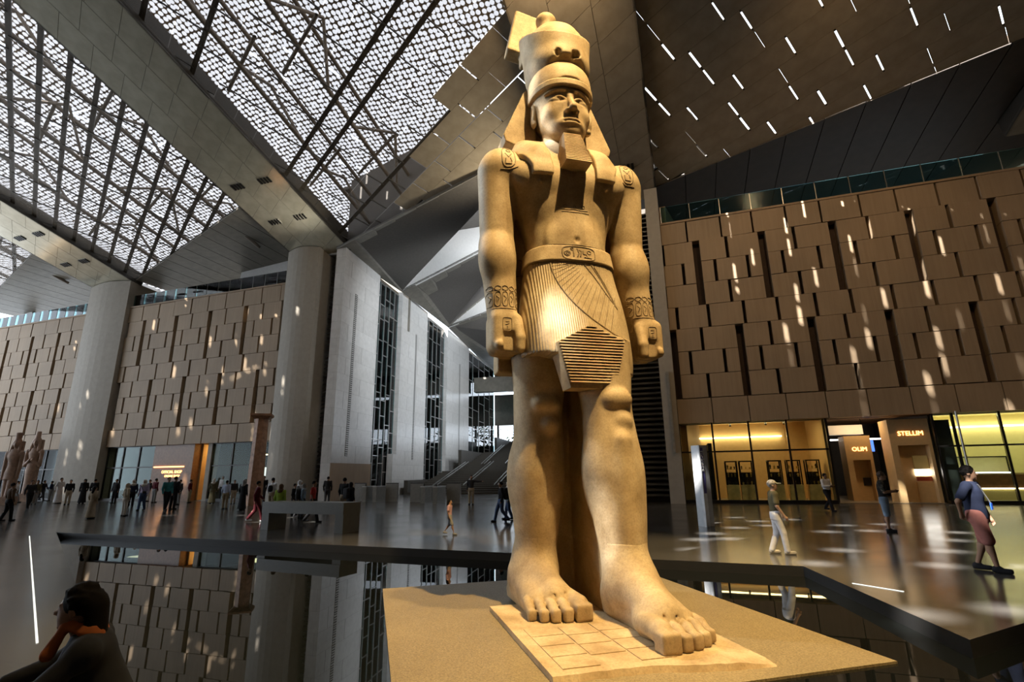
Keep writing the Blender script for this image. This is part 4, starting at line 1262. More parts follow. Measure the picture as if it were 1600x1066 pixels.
# --- torso profile, shared by body, lappets and belt
TORSO = [(4.9, 0.03, 0.0, 0.72, 0.50), (5.2, 0.03, 0.02, 0.66, 0.46), (5.55, 0.02, 0.02, 0.70, 0.45), (6.0, 0.0, 0.0, 0.88, 0.50), (6.35, 0.0, 0.0, 1.00, 0.53), (6.7, 0.0, 0.03, 0.98, 0.47), (6.98, 0.0, 0.06, 0.80, 0.36), (7.15, 0.0, 0.06, 0.5, 0.32)]
KILT = [(2.95, 0.06, -0.20, 0.76, 0.66), (3.3, 0.05, -0.17, 0.84, 0.64), (3.8, 0.04, -0.12, 0.86, 0.62), (4.3, 0.04, -0.06, 0.82, 0.57), (4.75, 0.03, -0.02, 0.75, 0.52), (5.22, 0.03, 0.0, 0.68, 0.48)]
def body():
    h = 0.026
    # upper body with arms
    v = Vox((-1.75, -0.95, 3.3), (1.85, 1.05, 7.6), h)
    v.add(loft(TORSO, 2.3))
    for s in (-1, 1):
        v.add(ball(L(s * 0.50, 0.33, 6.42), (0.46, 0.22, 0.30)), 0.16)                # chest muscle
        v.add(ball(L(s * 1.06, 0.0, 6.66), (0.36, 0.36, 0.36)), 0.12)                 # shoulder
        ax = s * 1.13
        v.add(cone(L(ax, 0.0, 6.55), L(s * 1.14, -0.02, 5.35), 0.32, 0.265), 0.08)
        wx = -1.08 if s < 0 else 1.24
        v.add(cone(L(s * 1.14, -0.02, 5.28), L(wx, 0.05, 4.2), 0.285, 0.235), 0.06)
        v.add(ball(L(s * 1.16, 0.08, 5.05), (0.29, 0.27, 0.42)), 0.08)
        fx = -1.06 if s < 0 else 1.32
        # closed hand: back of hand, four curled fingers, thumb in front
        v.add(rbox(L(fx, 0.02, 3.86), (0.23, 0.28, 0.32), 0.14), 0.06)
        for i in range(4):
            v.add(cone(L(fx - s * 0.02 + s * 0.12, 0.26 - i * 0.15, 3.62), L(fx - s * 0.16, 0.24 - i * 0.15, 3.60), 0.085), 0.025)
        v.add(cone(L(fx - s * 0.16, 0.20, 4.02), L(fx - s * 0.19, 0.31, 3.72), 0.10, 0.085), 0.03)
        v.add(cone(L(fx - s * 0.19, 0.31, 3.72), L(fx - s * 0.185, 0.31, 3.56), 0.085, 0.075), 0.02)
        v.cut(rbox(L(fx - s * 0.02, 0.42, 3.66), (0.085, 0.16, 0.16), 0.03), 0.02)    # hollow of the fist
    v.add(ball(L(0.02, 0.36, 5.32), (0.42, 0.12, 0.34)), 0.22)                        # belly
    v.cut(ball(L(0.02, 0.56, 5.30), (0.04, 0.09, 0.055)), 0.05)                       # navel
    v.cut(rbox(L(0.0, 0.56, 5.72), (0.012, 0.03, 0.30), 0.01), 0.10)
    v.cut(rbox(L(0.0, 0.60, 6.40), (0.02, 0.05, 0.26), 0.02), 0.12)
    v.add(cone(L(0, 0.0, 6.9), L(0, 0.05, 7.5), 0.36, 0.33), 0.12)                    # neck
    for s in (-1, 1):
        v.add(ball(L(s * 0.56, 0.545, 6.22), (0.03, 0.03, 0.03)), 0.015)
    # stone left standing between arms and body, and the back pillar
    v.add(rbox(L(0, -0.42, 5.0), (1.08, 0.16, 1.75), 0.04), 0.03)
    v.add(rbox(L(0, -0.72, 5.2), (0.62, 0.22, 2.0), 0.03), 0.02)
    obj_vox(v, 'upper_body', 'statue_stone')
    # legs and feet
    v = Vox((-1.15, -2.35, 0.0), (1.25, 1.15, 3.75), h)
    leg = [(0.12, 0.28, 0.28), (0.40, 0.295, 0.31), (0.75, 0.295, 0.33), (1.3, 0.36, 0.40), (1.85, 0.405, 0.44), (2.35, 0.37, 0.39), (2.65, 0.355, 0.37), (3.1, 0.40, 0.42), (3.7, 0.46, 0.48)]
    def lg(xa, xb, fa, fb):
        return loft([(z, xa + (xb - xa) * z / 3.7, -(fa + (fb - fa) * z / 3.7), rx, ry) for z, rx, ry in leg])
    v.add(lg(-0.53, -0.44, -0.36, -0.10))
    v.add(lg(0.32, 0.38, 0.92, 0.30))
    for (x, fk) in ((0.37, 0.46), (-0.46, -0.17)):
        v.add(ball(L(x + 0.02, fk + 0.34, 2.78), (0.21, 0.12, 0.15)), 0.07)            # kneecap
        v.add(ball(L(x + 0.06, fk + 0.36, 2.48), (0.13, 0.10, 0.12)), 0.07)
    def shin(v, x, f0):
        v.add(cone(L(x, f0 + 0.34, 2.2), L(x - 0.02, f0 + (0.42 if f0 > 0 else 0.22), 0.55), 0.06, 0.04), 0.20)
        v.add(ball(L(x - 0.22, f0 - 0.10, 1.75), (0.18, 0.26, 0.48)), 0.12)
        v.add(ball(L(x + 0.22, f0 - 0.10, 1.70), (0.17, 0.24, 0.45)), 0.12)
    for (x, f0) in ((0.345, 0.66), (-0.50, -0.27)): shin(v, x, f0)
    v.add(rbox(L(0.33, -0.15, 1.85), (0.20, 0.85, 1.9), 0.04), 0.08)                   # wall behind the forward leg
    v.add(rbox(L(0.0, -0.72, 1.85), (0.66, 0.22, 1.95), 0.03), 0.03)                   # back pillar
    v.keep(lambda x, y, z: 0.80 - z)
    obj_vox(v, 'legs', 'statue_stone')
    def foot(x, fa, side, shank):
        """side: +1 when the big toe is on the viewer's right"""
        z0 = BASE_H
        v = Vox((x - 0.62, -(fa + 1.5), 0.0), (x + 0.62, -(fa - 0.75), 1.0), 0.0165)
        v.add(shank)
        shin(v, 0.345 if x > 0 else -0.50, 0.66 if x > 0 else -0.27)
        v.add(ball(L(x, fa - 0.20, z0 + 0.24), (0.31, 0.38, 0.28)), 0.10)                # heel
        v.add(cone(L(x, fa - 0.10, z0 + 0.60), L(x, fa - 0.02, z0 + 0.38), 0.22, 0.27), 0.16)
        v.add(cone(L(x, fa + 0.06, z0 + 0.40), L(x + 0.06 * side, fa + 0.78, z0 + 0.20), 0.27, 0.20), 0.22)
        v.add(cone(L(x - 0.12 * side, fa + 0.05, z0 + 0.28), L(x - 0.17 * side, fa + 0.74, z0 + 0.13), 0.22, 0.16), 0.10)
        v.add(ball(L(x + 0.15 * side, fa + 0.70, z0 + 0.15), (0.20, 0.28, 0.17)), 0.08)
        for e in (-1, 1): v.add(ball(L(x + 0.25 * e, fa - 0.02, z0 + 0.40), (0.08, 0.10, 0.10)), 0.06)
        v.add(rbox(L(x - 0.03 * side, fa + 0.12, z0 + 0.04), (0.24, 0.58, 0.08), 0.04), 0.12)
        tips = [(0.265, 1.30, 0.115, 0.105), (0.075, 1.27, 0.066, 0.085), (-0.068, 1.24, 0.062, 0.08), (-0.20, 1.18, 0.059, 0.075), (-0.325, 1.08, 0.058, 0.07)]
        for i, (tx, tf, r, zz) in enumerate(tips):
            v.cut(cone(L(x + side * (tx - r - 0.006), fa + tf - 0.36, z0 + 0.26), L(x + side * (tx - r - 0.006), fa + tf + 0.1, z0 + 0.1), 0.012), 0.02) if i < 4 else None
        for i, (tx, tf, r, zz) in enumerate(tips):
            bx = x + side * (tx * 0.95)
            v.add(cone(L(bx, fa + 0.76, z0 + 0.17), L(x + side * tx, fa + tf - 0.20, z0 + 0.155), r * 1.0, r), 0.012)
            v.add(cone(L(x + side * tx, fa + tf - 0.20, z0 + 0.15), L(x + side * tx, fa + tf - r, z0 + zz), r, r * 0.96), 0.012)
            v.add(rbox(L(x + side * tx, fa + tf - r * 0.9, z0 + zz * 0.95), (r * 0.94, r * 0.9, zz * 0.97), 0.03), 0.012)
        v.keep(lambda x, y, z: np.maximum(z0 - 0.02 - z, z - 0.93))
        obj_vox(v, 'foot', 'statue_stone')
    p = Vox((-0.8, -0.85, 0.0), (0.8, 1.05, 0.9), 0.03)
    p.add(rbox(L(0.33, -0.15, 0.4), (0.20, 0.85, 0.47), 0.04)); p.add(rbox(L(0.0, -0.72, 0.4), (0.66, 0.22, 0.47), 0.03), 0.03)
    p.keep(lambda x, y, z: 0.0 - z)
    obj_vox(p, 'pillar_foot', 'statue_stone')
    foot(-0.575, -0.32, 1, lg(-0.53, -0.44, -0.36, -0.10))
    foot(0.315, 1.02, -1, lg(0.32, 0.38, 0.92, 0.30))
body()
def kilt():
    v = Vox((-1.1, -1.05, 2.7), (1.2, 0.85, 5.35), 0.024)
    v.add(loft(KILT, 2.5))
    # hem rises towards the left, drops over the forward leg
    v.keep(lambda x, y, z: (3.46 - 0.30 * np.clip((x + 0.6) / 1.3, 0, 1)) - z)
    k = obj_vox(v, 'kilt', 'statue_pleats')
    # belt
    b = Vox((-1.0, -0.8, 4.8), (1.05, 0.8, 5.35), 0.016)
    b.add(loft([(z, cx, cy, rx + 0.035, ry + 0.035) for z, cx, cy, rx, ry in KILT], 2.5))
    b.keep(lambda x, y, z: np.maximum(4.93 + 0.05 * (x + 0.6) * 0 - z + 0.09 * (np.abs(x) - 0.35) * -1 * 0, z - 5.20))
    belt = obj_vox(b, 'belt', 'statue_stone')
    # overlap fold that sweeps across the kilt
    return k, belt
kilt_o, belt_o = kilt()
def apron():
    # pleated trapezoid panel with raised ridges
    out = [(-0.47, 3.57), (0.03, 3.84), (0.56, 3.62), (0.37, 2.93), (-0.29, 2.93)]
    f0, f1 = 0.70, 0.80
    n = len(out)
    def ff(z): return f1 - 0.03 * (3.8 - z)
    vs = [L(x, ff(z), z) for x, z in out] + [L(x, 0.45, z) for x, z in out]
    mb = MB().add(vs, [tuple(range(n)), tuple(range(2 * n - 1, n - 1, -1))] + [(i, n + i, n + (i + 1) % n, (i + 1) % n) for i in range(n)])
    a = mb.build('apron', 'statue_stone', ST)
    z = 3.00; k = 0
    while z < 3.80:
        def xr(zz):
            xs = []
            for i in range(n):
                (x1, z1), (x2, z2) = out[i], out[(i + 1) % n]
                if (z1 - zz) * (z2 - zz) < 0: xs.append(x1 + (x2 - x1) * (zz - z1) / (z2 - z1))
            return min(xs), max(xs)
        x0, x1 = xr(z); x2, x3 = xr(min(z + 0.02, 3.83))
        if x1 - x0 > 0.08:
            lo = [L(x0 + 0.01, ff(z), z), L(x1 - 0.01, ff(z), z), L(x1 - 0.01, ff(z) + 0.042, z + 0.004), L(x0 + 0.01, ff(z) + 0.042, z + 0.004)]
            hi = [L(x2 + 0.01, ff(z), z + 0.026), L(x3 - 0.01, ff(z), z + 0.026), L(x3 - 0.01, ff(z) + 0.036, z + 0.022), L(x2 + 0.01, ff(z) + 0.036, z + 0.022)]
            MB().hexa(lo, hi).build('ridge', 'statue_stone', a)
        z += 0.042; k += 1
    return a
apron()
def head():
    h = 0.0135
    v = Vox((-0.75, -0.95, 6.95), (0.75, 0.75, 8.75), h)
    c = lambda x, f, z: L(x, f, z)
    v.add(ball(c(0, 0.02, 7.98), (0.50, 0.56, 0.58)))                                 # skull
    v.add(ball(c(0, 0.20, 7.66), (0.435, 0.38, 0.50)), 0.10)                          # face
    v.add(ball(c(0, 0.34, 7.36), (0.285, 0.25, 0.24)), 0.12)                          # jaw
    v.add(ball(c(0, 0.46, 7.24), (0.14, 0.13, 0.11)), 0.08)                           # chin
    for s in (-1, 1):
        v.add(ball(c(s * 0.25, 0.37, 7.62), (0.14, 0.12, 0.13)), 0.10)                # cheek
        v.cut(ball(c(s * 0.20, 0.61, 7.845), (0.165, 0.12, 0.085)), 0.05)           # eye socket
        v.add(ball(c(s * 0.205, 0.455, 7.825), (0.12, 0.07, 0.06)), 0.012)           # eyeball
        for q in range(6):                                                            # upper lid
            t0, t1 = q / 6, (q + 1) / 6
            p = lambda t: c(s * (0.075 + 0.255 * t), 0.545 - 0.10 * t * t - 0.02 * abs(t - 0.5), 7.825 + 0.055 * math.sin(math.pi * min(1, t * 1.05)) - 0.012 * t)
            v.add(cone(p(t0), p(t1), 0.022), 0.006)
            p2 = lambda t: c(s * (0.075 + 0.255 * t), 0.53 - 0.10 * t * t, 7.815 - 0.045 * math.sin(math.pi * t))
            v.add(cone(p2(t0), p2(t1), 0.016), 0.006)
            p3 = lambda t: c(s * (0.06 + 0.33 * t), 0.575 - 0.16 * t * t, 7.955 + 0.045 * math.sin(math.pi * 0.85 * t + 0.25) - 0.03 * t)
            v.add(cone(p3(t0), p3(t1), 0.030, 0.028), 0.02)                           # brow
        v.add(ball(c(s * 0.072, 0.60, 7.555), (0.058, 0.07, 0.046)), 0.025)          # nostril wing
        v.cut(ball(c(s * 0.042, 0.635, 7.520), (0.022, 0.035, 0.022)), 0.01)
        # ear
        v.add(ball(c(s * 0.49, 0.06, 7.76), (0.06, 0.14, 0.22), Matrix.Rotation(math.radians(s * 18), 3, 'Z').to_quaternion()), 0.02)
        v.cut(ball(c(s * 0.545, 0.09, 7.79), (0.04, 0.08, 0.13)), 0.015)
        v.add(ball(c(s * 0.50, 0.10, 7.585), (0.05, 0.065, 0.065)), 0.015)
    v.add(cone(c(0, 0.52, 7.90), c(0, 0.665, 7.60), 0.046, 0.058), 0.035)             # nose
    v.add(ball(c(0, 0.68, 7.585), (0.058, 0.05, 0.045)), 0.03)
    v.add(ball(c(0, 0.48, 7.36), (0.21, 0.13, 0.09)), 0.06)                         # mouth mound
    for q in range(8):
        t0, t1 = -1 + q / 4, -1 + (q + 1) / 4
        up = lambda t: c(0.19 * t, 0.615 - 0.11 * t * t, 7.392 + 0.012 * abs(t) - 0.014 * (1 - abs(t)) * 0 + (0.01 if 0.15 < abs(t) < 0.5 else 0))
        lo = lambda t: c(0.175 * t, 0.608 - 0.10 * t * t, 7.333 + 0.026 * t * t)
        v.add(cone(up(t0), up(t1), 0.028), 0.010); v.add(cone(lo(t0), lo(t1), 0.034), 0.010)
    v.cut(rbox(c(0, 0.65, 7.364), (0.17, 0.07, 0.008), 0.004), 0.008)
    v.add(cone(c(0, 0.02, 6.95), c(0, 0.06, 7.35), 0.345, 0.31), 0.06)                # throat
    o = obj_vox(v, 'head', 'statue_stone')
    # headcloth: brow band, dome, wings, throat side folds
    v = Vox((-1.2, -0.75, 6.2), (1.2, 1.0, 8.75), 0.02)
    v.add(loft([(8.06, 0, -0.03, 0.545, 0.60), (8.25, 0, -0.02, 0.555, 0.615), (8.5, 0, 0, 0.52, 0.58), (8.7, 0, 0.02, 0.40, 0.46)], 2.2))
    for s in (-1, 1):
        # flaring wing beside the face
        pts = [(0.45, 8.5), (0.62, 8.35), (1.0, 7.42), (0.96, 7.30), (0.42, 7.10), (0.40, 8.0)]
        P = np.array(pts)
        def wing(x, y, z, s=s, P=P):
            xx = x * s
            d = np.full(np.broadcast(xx, z).shape, -9.0, np.float32)
            n = len(P)
            # convex polygon distance in x-z
            for i in range(n):
                a, b = P[i], P[(i + 1) % n]; e = b - a; nn = np.array([-e[1], e[0]]) / np.hypot(*e)
                cc = P.mean(0)
                if (cc - a) @ nn > 0: nn = -nn
                d = np.maximum(d, (xx - a[0]) * nn[0] + (z - a[1]) * nn[1])
            return np.maximum(d, np.abs(y - 0.26) - 0.20)
        bb = (np.array([-1.05, 0.0, 7.05]) if s < 0 else np.array([0.35, 0.0, 7.05]), np.array([-0.35, 0.5, 8.55]) if s < 0 else np.array([1.05, 0.5, 8.55]))
        v.add((wing, bb), 0.03)
    v.add(rbox(L(0, -0.40, 7.4), (0.60, 0.20, 1.0), 0.08), 0.04)
    # open the face and throat
    v.cut(ball(L(0, 0.42, 7.62), (0.50, 0.62, 0.62)), 0.02)
    v.cut(rbox(L(0, 0.5, 7.2), (0.42, 0.55, 0.55), 0.05), 0.02)
    v.cut(rbox(L(0, 0.62, 7.55), (1.2, 0.30, 0.53), 0.02), 0.0)
    v.keep(lambda x, y, z: 6.9 - z)
    hc = obj_vox(v, 'headcloth', 'statue_stone')
    # brow band
    v = Vox((-0.7, -0.75, 7.95), (0.7, 0.4, 8.3), 0.014)
    v.add(loft([(8.04, 0, -0.035, 0.560, 0.622), (8.16, 0, -0.03, 0.568, 0.632)], 2.2))
    v.keep(lambda x, y, z: y - 0.05)
    obj_vox(v, 'brow_band', 'statue_stone', hc)
    # two lappets lying on the chest
    for s in (-1, 1):
        v = Vox((min(s * 0.25, s * 1.05), -0.85, 6.2), (max(s * 0.25, s * 1.05), 0.2, 7.45), 0.02)
        v.add(loft([(z, cx, cy, rx + 0.085, ry + 0.085) for z, cx, cy, rx, ry in TORSO], 2.3))
        v.add(ball(L(s * 0.50, 0.33, 6.42), (0.53, 0.29, 0.37)), 0.16)
        v.add(cone(L(s * 0.66, -0.02, 7.08), L(s * 0.55, 0.36, 6.80), 0.20, 0.16), 0.18)
        def lap(x, y, z, s=s):
            xx = x * s
            inner = 0.36 + 0.03 * (z - 6.33) / 0.8
            outer = 0.70 + 0.27 * np.clip((z - 6.45) / 0.62, 0, 1)
            return np.maximum(np.maximum(inner - xx, xx - outer), np.maximum(6.33 - z, np.maximum(y + 0.0, z - 7.38)))
        v.keep(lap)
        obj_vox(v, 'lappet', 'statue_stone')
    # beard: tapering block with plaited grooves
    mb = MB()
    rows = [(7.16, 0.145, 0.34, 0.56), (6.50, 0.215, 0.44, 0.80)]
    (z0, w0, a0, b0), (z1, w1, a1, b1) = rows
    n = 17; prof = []
    for i in range(n + 1):
        t = i / n
        for dt, dd in ((0.0, 0.0), (0.75 / n, 0.012)):
            tt = min(1.0, t + dt)
            prof.append((z0 + (z1 - z0) * tt, w0 + (w1 - w0) * tt + dd * 0.4, a0 + (a1 - a0) * tt, b0 + (b1 - b0) * tt + dd))
            if tt >= 1.0: break
    vs = []
    for z, w, a, b in prof: vs += [L(-w, b, z), L(w, b, z), L(w, a, z), L(-w, a, z)]
    fs = []
    for i in range(len(prof) - 1):
        for j in range(4): fs.append((i * 4 + j, i * 4 + (j + 1) % 4, (i + 1) * 4 + (j + 1) % 4, (i + 1) * 4 + j))
    m = len(prof) - 1
    fs += [(3, 2, 1, 0), (m * 4, m * 4 + 1, m * 4 + 2, m * 4 + 3)]
    MB().add(vs, [f[::-1] for f in fs]).build('beard', 'statue_stone', ST)
    MB().hexa([L(-0.13, 0.40, 6.5), L(0.16, 0.40, 6.5), L(0.16, 0.72, 6.5), L(-0.13, 0.72, 6.5)], [L(-0.16, 0.38, 6.52), L(0.18, 0.38, 6.52), L(0.18, 0.74, 6.52), L(-0.16, 0.74, 6.52)]) if False else None
head()
def crown():
    v = Vox((-0.95, -0.85, 8.35), (0.95, 0.95, 10.9), 0.022)
    v.add(loft([(8.52, 0, 0.0, 0.50, 0.555), (8.62, 0, 0.0, 0.545, 0.60), (9.0, 0, 0.03, 0.59, 0.625), (10.0, 0, 0.08, 0.70, 0.72)], 2.1), 0.0)
    v.keep(lambda x, y, z: z - (9.48 + 0.52 * y))
    # lower edge arches up above the brow; worn nicks
    v.cut(ball(L(0, 0.72, 8.36), (0.62, 0.40, 0.36)), 0.03)
    for x, z in ((-0.19, 8.73), (0.17, 8.75), (0.10, 8.73)):
        v.cut(ball(L(x, 0.64, z), (0.055, 0.16, 0.075)), 0.02)
    red = v
    rc = obj_vox(red, 'lower_crown', 'statue_stone')
    v = Vox((-0.65, -0.7, 8.8), (0.65, 0.75, 10.9), 0.022)
    v.add(loft([(8.9, 0, 0.06, 0.52, 0.53), (9.2, 0, 0.07, 0.56, 0.57), (9.5, 0, 0.09, 0.50, 0.51), (9.70, 0, 0.12, 0.34, 0.36), (9.78, 0, 0.14, 0.16, 0.16)], 2.1))
    v.add(cone(L(-0.05, -0.30, 9.6), L(-0.05, -0.34, 10.2), 0.15, 0.16), 0.08)
    v.add(ball(L(-0.05, -0.34, 10.30), (0.20, 0.18, 0.17)), 0.04)
    obj_vox(v, 'upper_crown', 'statue_stone')
    v = Vox((-0.95, 0.45, 9.2), (0.3, 1.05, 11.0), 0.022)
    v.add(rbox(L(-0.43, -0.74, 10.2), (0.25, 0.15, 0.50), 0.03, Matrix.Rotation(math.radians(11), 3, 'Y').to_quaternion()))
    v.add(rbox(L(-0.20, -0.62, 9.75), (0.30, 0.14, 0.30), 0.04), 0.04)
    obj_vox(v, 'crown_back', 'statue_stone')
crown()
def base():
    # footplate with a ragged, sloping front edge
    n = 30; top = []; bot = []
    xs = np.linspace(-1.24, 0.92, n)
    rnd = random.Random(3)
    front = [2.46 + 0.20 * math.sin(max(0, (x + 0.3)) * 1.35) * (1 if x > -0.3 else 0.4) + rnd.uniform(-0.012, 0.012) for x in xs]
    zt = [BASE_H * (1.0 if x < 0.55 else max(0.25, 1 - (x - 0.55) * 2.2)) for x in xs]
    vs = []; fs = []
    for x, f, z in zip(xs, front, zt):
        vs += [L(x, -0.15, 0.0), L(x, -0.15, BASE_H), L(x, f - 0.16, max(z, BASE_H * 0.55)), L(x, f - 0.02, z * 0.92), L(x, f, 0.0)]
    for i in range(n - 1):
        for j in range(4): fs.append((i * 5 + j, i * 5 + j + 1, (i + 1) * 5 + j + 1, (i + 1) * 5 + j))
        fs.append((i * 5 + 4, i * 5, (i + 1) * 5, (i + 1) * 5 + 4))
    fs.append((4, 3, 2, 1, 0)); b = (n - 1) * 5; fs.append((b, b + 1, b + 2, b + 3, b + 4))
    me = mesh('footplate', vs, [f[::-1] for f in fs])
    bm = bmesh.new(); bm.from_mesh(me); bmesh.ops.recalc_face_normals(bm, faces=bm.faces); bm.to_mesh(me); bm.free()
    fp = link('footplate', me, 'statue_base_stone', ST)
    # paving slabs let into the footplate before the rear foot
    for i in range(3):
        for j in range(5):
            x0 = -1.10 + i * 0.40; f0 = 1.02 + j * 0.33 + (i % 2) * 0.05
            if x0 + 0.38 > 0.1 and f0 < 1.0: continue
            if x0 + 0.36 > 0.0 and f0 > 2.2: continue
            if f0 + 0.3 > 2.35: continue
            MB().box(x0, -(f0 + 0.31), BASE_H - 0.02, x0 + 0.375, -f0, BASE_H + 0.008).build('paving_slab', 'statue_base_stone', fp)
base()
def carvings():
    """dark tubes that paint the shade in incised outlines, cast on to the figure from the front"""
    dg = bpy.context.evaluated_depsgraph_get(); dg.update()
    trees = [BVHTree.FromObject(o, dg) for o in ST.children if o.name.split('.')[0] in ('upper_body', 'kilt', 'belt', 'legs')]
    def hit(x, z, out=0.004, fx=0.0):
        best = None
        o = Vector((x - fx * 3.0, -3.0, z)); d = Vector((fx, 1, 0)).normalized()
        for t in trees:
            p, n, i, dist = t.ray_cast(o, d)
            if p is not None and (best is None or dist < best[2]): best = (p, n, dist)
        if best is None: return None
        return np.array(best[0] + best[1] * out)
    def trace(name, lines, r, parent, fx=0.0):
        mb = MB()
        for ln in lines:
            pts = []
            for (x0, z0), (x1, z1) in zip(ln[:-1], ln[1:]):
                m = max(1, int(math.hypot(x1 - x0, z1 - z0) / 0.05))
                pts += [(x0 + (x1 - x0) * i / m, z0 + (z1 - z0) * i / m) for i in range(m)]
            pts.append(ln[-1])
            q = [hit(x, z, 0.0, fx) for x, z in pts]
            for a, b in zip(q[:-1], q[1:]):
                if a is not None and b is not None and np.linalg.norm(a - b) < 0.25 and np.linalg.norm(a - b) > 1e-4: mb.tube(a, b, r, n=5)
        if mb.v:
            o = mb.build(name, 'statue_groove_shade', parent); o['kind'] = 'stuff'; return o
    def oval(cx, cz, rx, rz, n=20, p=2.0, arc=(0, 2 * math.pi)):
        o = []
        for i in range(n + 1):
            t = arc[0] + (arc[1] - arc[0]) * i / n
            c, s = math.cos(t), math.sin(t)
            o.append((cx + rx * math.copysign(abs(c) ** (2 / p), c), cz + rz * math.copysign(abs(s) ** (2 / p), s)))
        return o
    ub = [o for o in ST.children if o.name.startswith('upper_body')][0]
    # belt cartouche
    g = [oval(0.03, 5.06, 0.27, 0.115, 28, 3.5), oval(-0.16, 5.05, 0.045, 0.04), oval(-0.155, 5.05, 0.022, 0.02), [(-0.06, 5.12), (-0.06, 5.00)], oval(-0.08, 5.13, 0.025, 0.018, 10),
         [(0.0, 5.14), (0.03, 5.06), (0.0, 5.0)], [(0.03, 5.12), (0.07, 5.10), (0.05, 5.0)], [(0.10, 5.11), (0.10, 5.05), (0.15, 5.05), (0.17, 5.0)], oval(0.20, 5.09, 0.03, 0.03, 12), [(0.11, 5.0), (0.24, 4.99)]]
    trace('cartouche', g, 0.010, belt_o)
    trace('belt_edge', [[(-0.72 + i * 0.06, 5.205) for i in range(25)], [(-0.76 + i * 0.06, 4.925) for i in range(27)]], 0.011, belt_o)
    # shoulder cartouches
    for s, x in ((-1, -1.02), (1, 1.06)):
        z = 6.72
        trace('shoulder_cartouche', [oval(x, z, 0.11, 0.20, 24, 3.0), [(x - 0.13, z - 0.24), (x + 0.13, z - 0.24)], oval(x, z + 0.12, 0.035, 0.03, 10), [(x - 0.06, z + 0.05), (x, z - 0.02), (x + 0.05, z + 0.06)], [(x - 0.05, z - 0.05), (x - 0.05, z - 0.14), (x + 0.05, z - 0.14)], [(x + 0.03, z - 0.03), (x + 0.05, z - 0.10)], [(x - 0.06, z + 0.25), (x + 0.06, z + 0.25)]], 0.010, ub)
    # bracelets
    for s, x in ((-1, -1.085), (1, 1.235)):
        ln = []
        for i in range(-2, 3):
            cx = x + i * 0.105
            ln.append(oval(cx, 4.50, 0.044, 0.036, 14)); ln.append(oval(cx, 4.33, 0.042, 0.115, 16, 3.0)); ln.append([(cx - 0.02, 4.38), (cx + 0.02, 4.34), (cx - 0.01, 4.28)])
        ln += [[(x - 0.24 + i * 0.06, 4.18) for i in range(9)]]
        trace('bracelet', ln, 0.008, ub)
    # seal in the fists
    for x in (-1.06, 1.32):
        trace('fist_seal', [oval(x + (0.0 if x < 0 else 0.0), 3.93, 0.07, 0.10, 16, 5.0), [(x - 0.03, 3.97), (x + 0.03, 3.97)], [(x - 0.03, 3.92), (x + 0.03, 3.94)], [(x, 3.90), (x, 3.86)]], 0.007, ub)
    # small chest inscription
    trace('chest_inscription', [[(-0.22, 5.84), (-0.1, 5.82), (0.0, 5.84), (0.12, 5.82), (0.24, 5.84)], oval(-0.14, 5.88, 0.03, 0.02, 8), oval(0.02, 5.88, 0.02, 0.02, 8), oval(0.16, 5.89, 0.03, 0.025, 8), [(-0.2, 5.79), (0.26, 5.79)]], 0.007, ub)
    # kilt: wrap-over edge, hanging sash
    c = [(-0.32 + 0.04 * math.sin(i * 0.5), 4.9 - i * 0.05) for i in range(1)]
    sw = []
    for i in range(25):
        t = i / 24
        sw.append((-0.42 + 0.10 * t + 0.95 * t ** 2.2, 4.90 - 0.62 * math.sin(t * 1.55) - 0.62 * t ** 1.5))
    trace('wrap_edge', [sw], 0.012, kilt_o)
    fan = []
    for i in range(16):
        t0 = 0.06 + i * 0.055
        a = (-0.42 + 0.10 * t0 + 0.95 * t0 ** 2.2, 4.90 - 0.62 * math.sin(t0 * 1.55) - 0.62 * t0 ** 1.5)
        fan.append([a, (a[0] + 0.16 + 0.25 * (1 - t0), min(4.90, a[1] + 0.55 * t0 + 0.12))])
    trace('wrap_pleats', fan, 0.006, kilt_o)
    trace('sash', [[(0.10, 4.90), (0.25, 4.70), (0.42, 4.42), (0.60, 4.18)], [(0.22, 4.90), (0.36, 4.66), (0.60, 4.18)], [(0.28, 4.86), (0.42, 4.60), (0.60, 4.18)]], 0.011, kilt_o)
carvings()
# ================================================================ people
def cloth(name, c, rough=0.85):
    return plain('cloth_' + name, c, rough, 0, 0.2, 0.15, 9.0).name
PAL = dict(black=(0.012, 0.012, 0.014), charcoal=(0.03, 0.03, 0.033), navy=(0.018, 0.024, 0.05), maroon=(0.09, 0.012, 0.018), red=(0.30, 0.025, 0.02), green=(0.28, 0.42, 0.06), teal=(0.03, 0.16, 0.17),
           white=(0.62, 0.62, 0.64), offwhite=(0.50, 0.47, 0.42), beige=(0.34, 0.28, 0.20), khaki=(0.28, 0.23, 0.15), grey=(0.20, 0.20, 0.20), lilac=(0.38, 0.34, 0.48), blue=(0.30, 0.38, 0.55), jeans=(0.05, 0.08, 0.16),
           olive=(0.09, 0.08, 0.045), brown=(0.10, 0.06, 0.035), pink=(0.42, 0.26, 0.28), denim=(0.20, 0.27, 0.36), orange=(0.45, 0.13, 0.04), rose=(0.30, 0.12, 0.10), bluegrey=(0.16, 0.22, 0.30), mint=(0.25, 0.40, 0.38), lightblue=(0.45, 0.52, 0.68))
for _n, _c in PAL.items(): cloth(_n, _c)
plain('skin_light', (0.42, 0.26, 0.18), 0.55, 0, 0.4, 0.06); plain('skin_tan', (0.28, 0.16, 0.10), 0.55, 0, 0.4, 0.06); plain('skin_brown', (0.14, 0.075, 0.045), 0.55, 0, 0.4, 0.06)
plain('hair_dark', (0.009, 0.007, 0.006), 0.8, 0, 0.12); plain('hair_grey', (0.22, 0.21, 0.20), 0.6); plain('hair_brown', (0.04, 0.022, 0.013), 0.5)
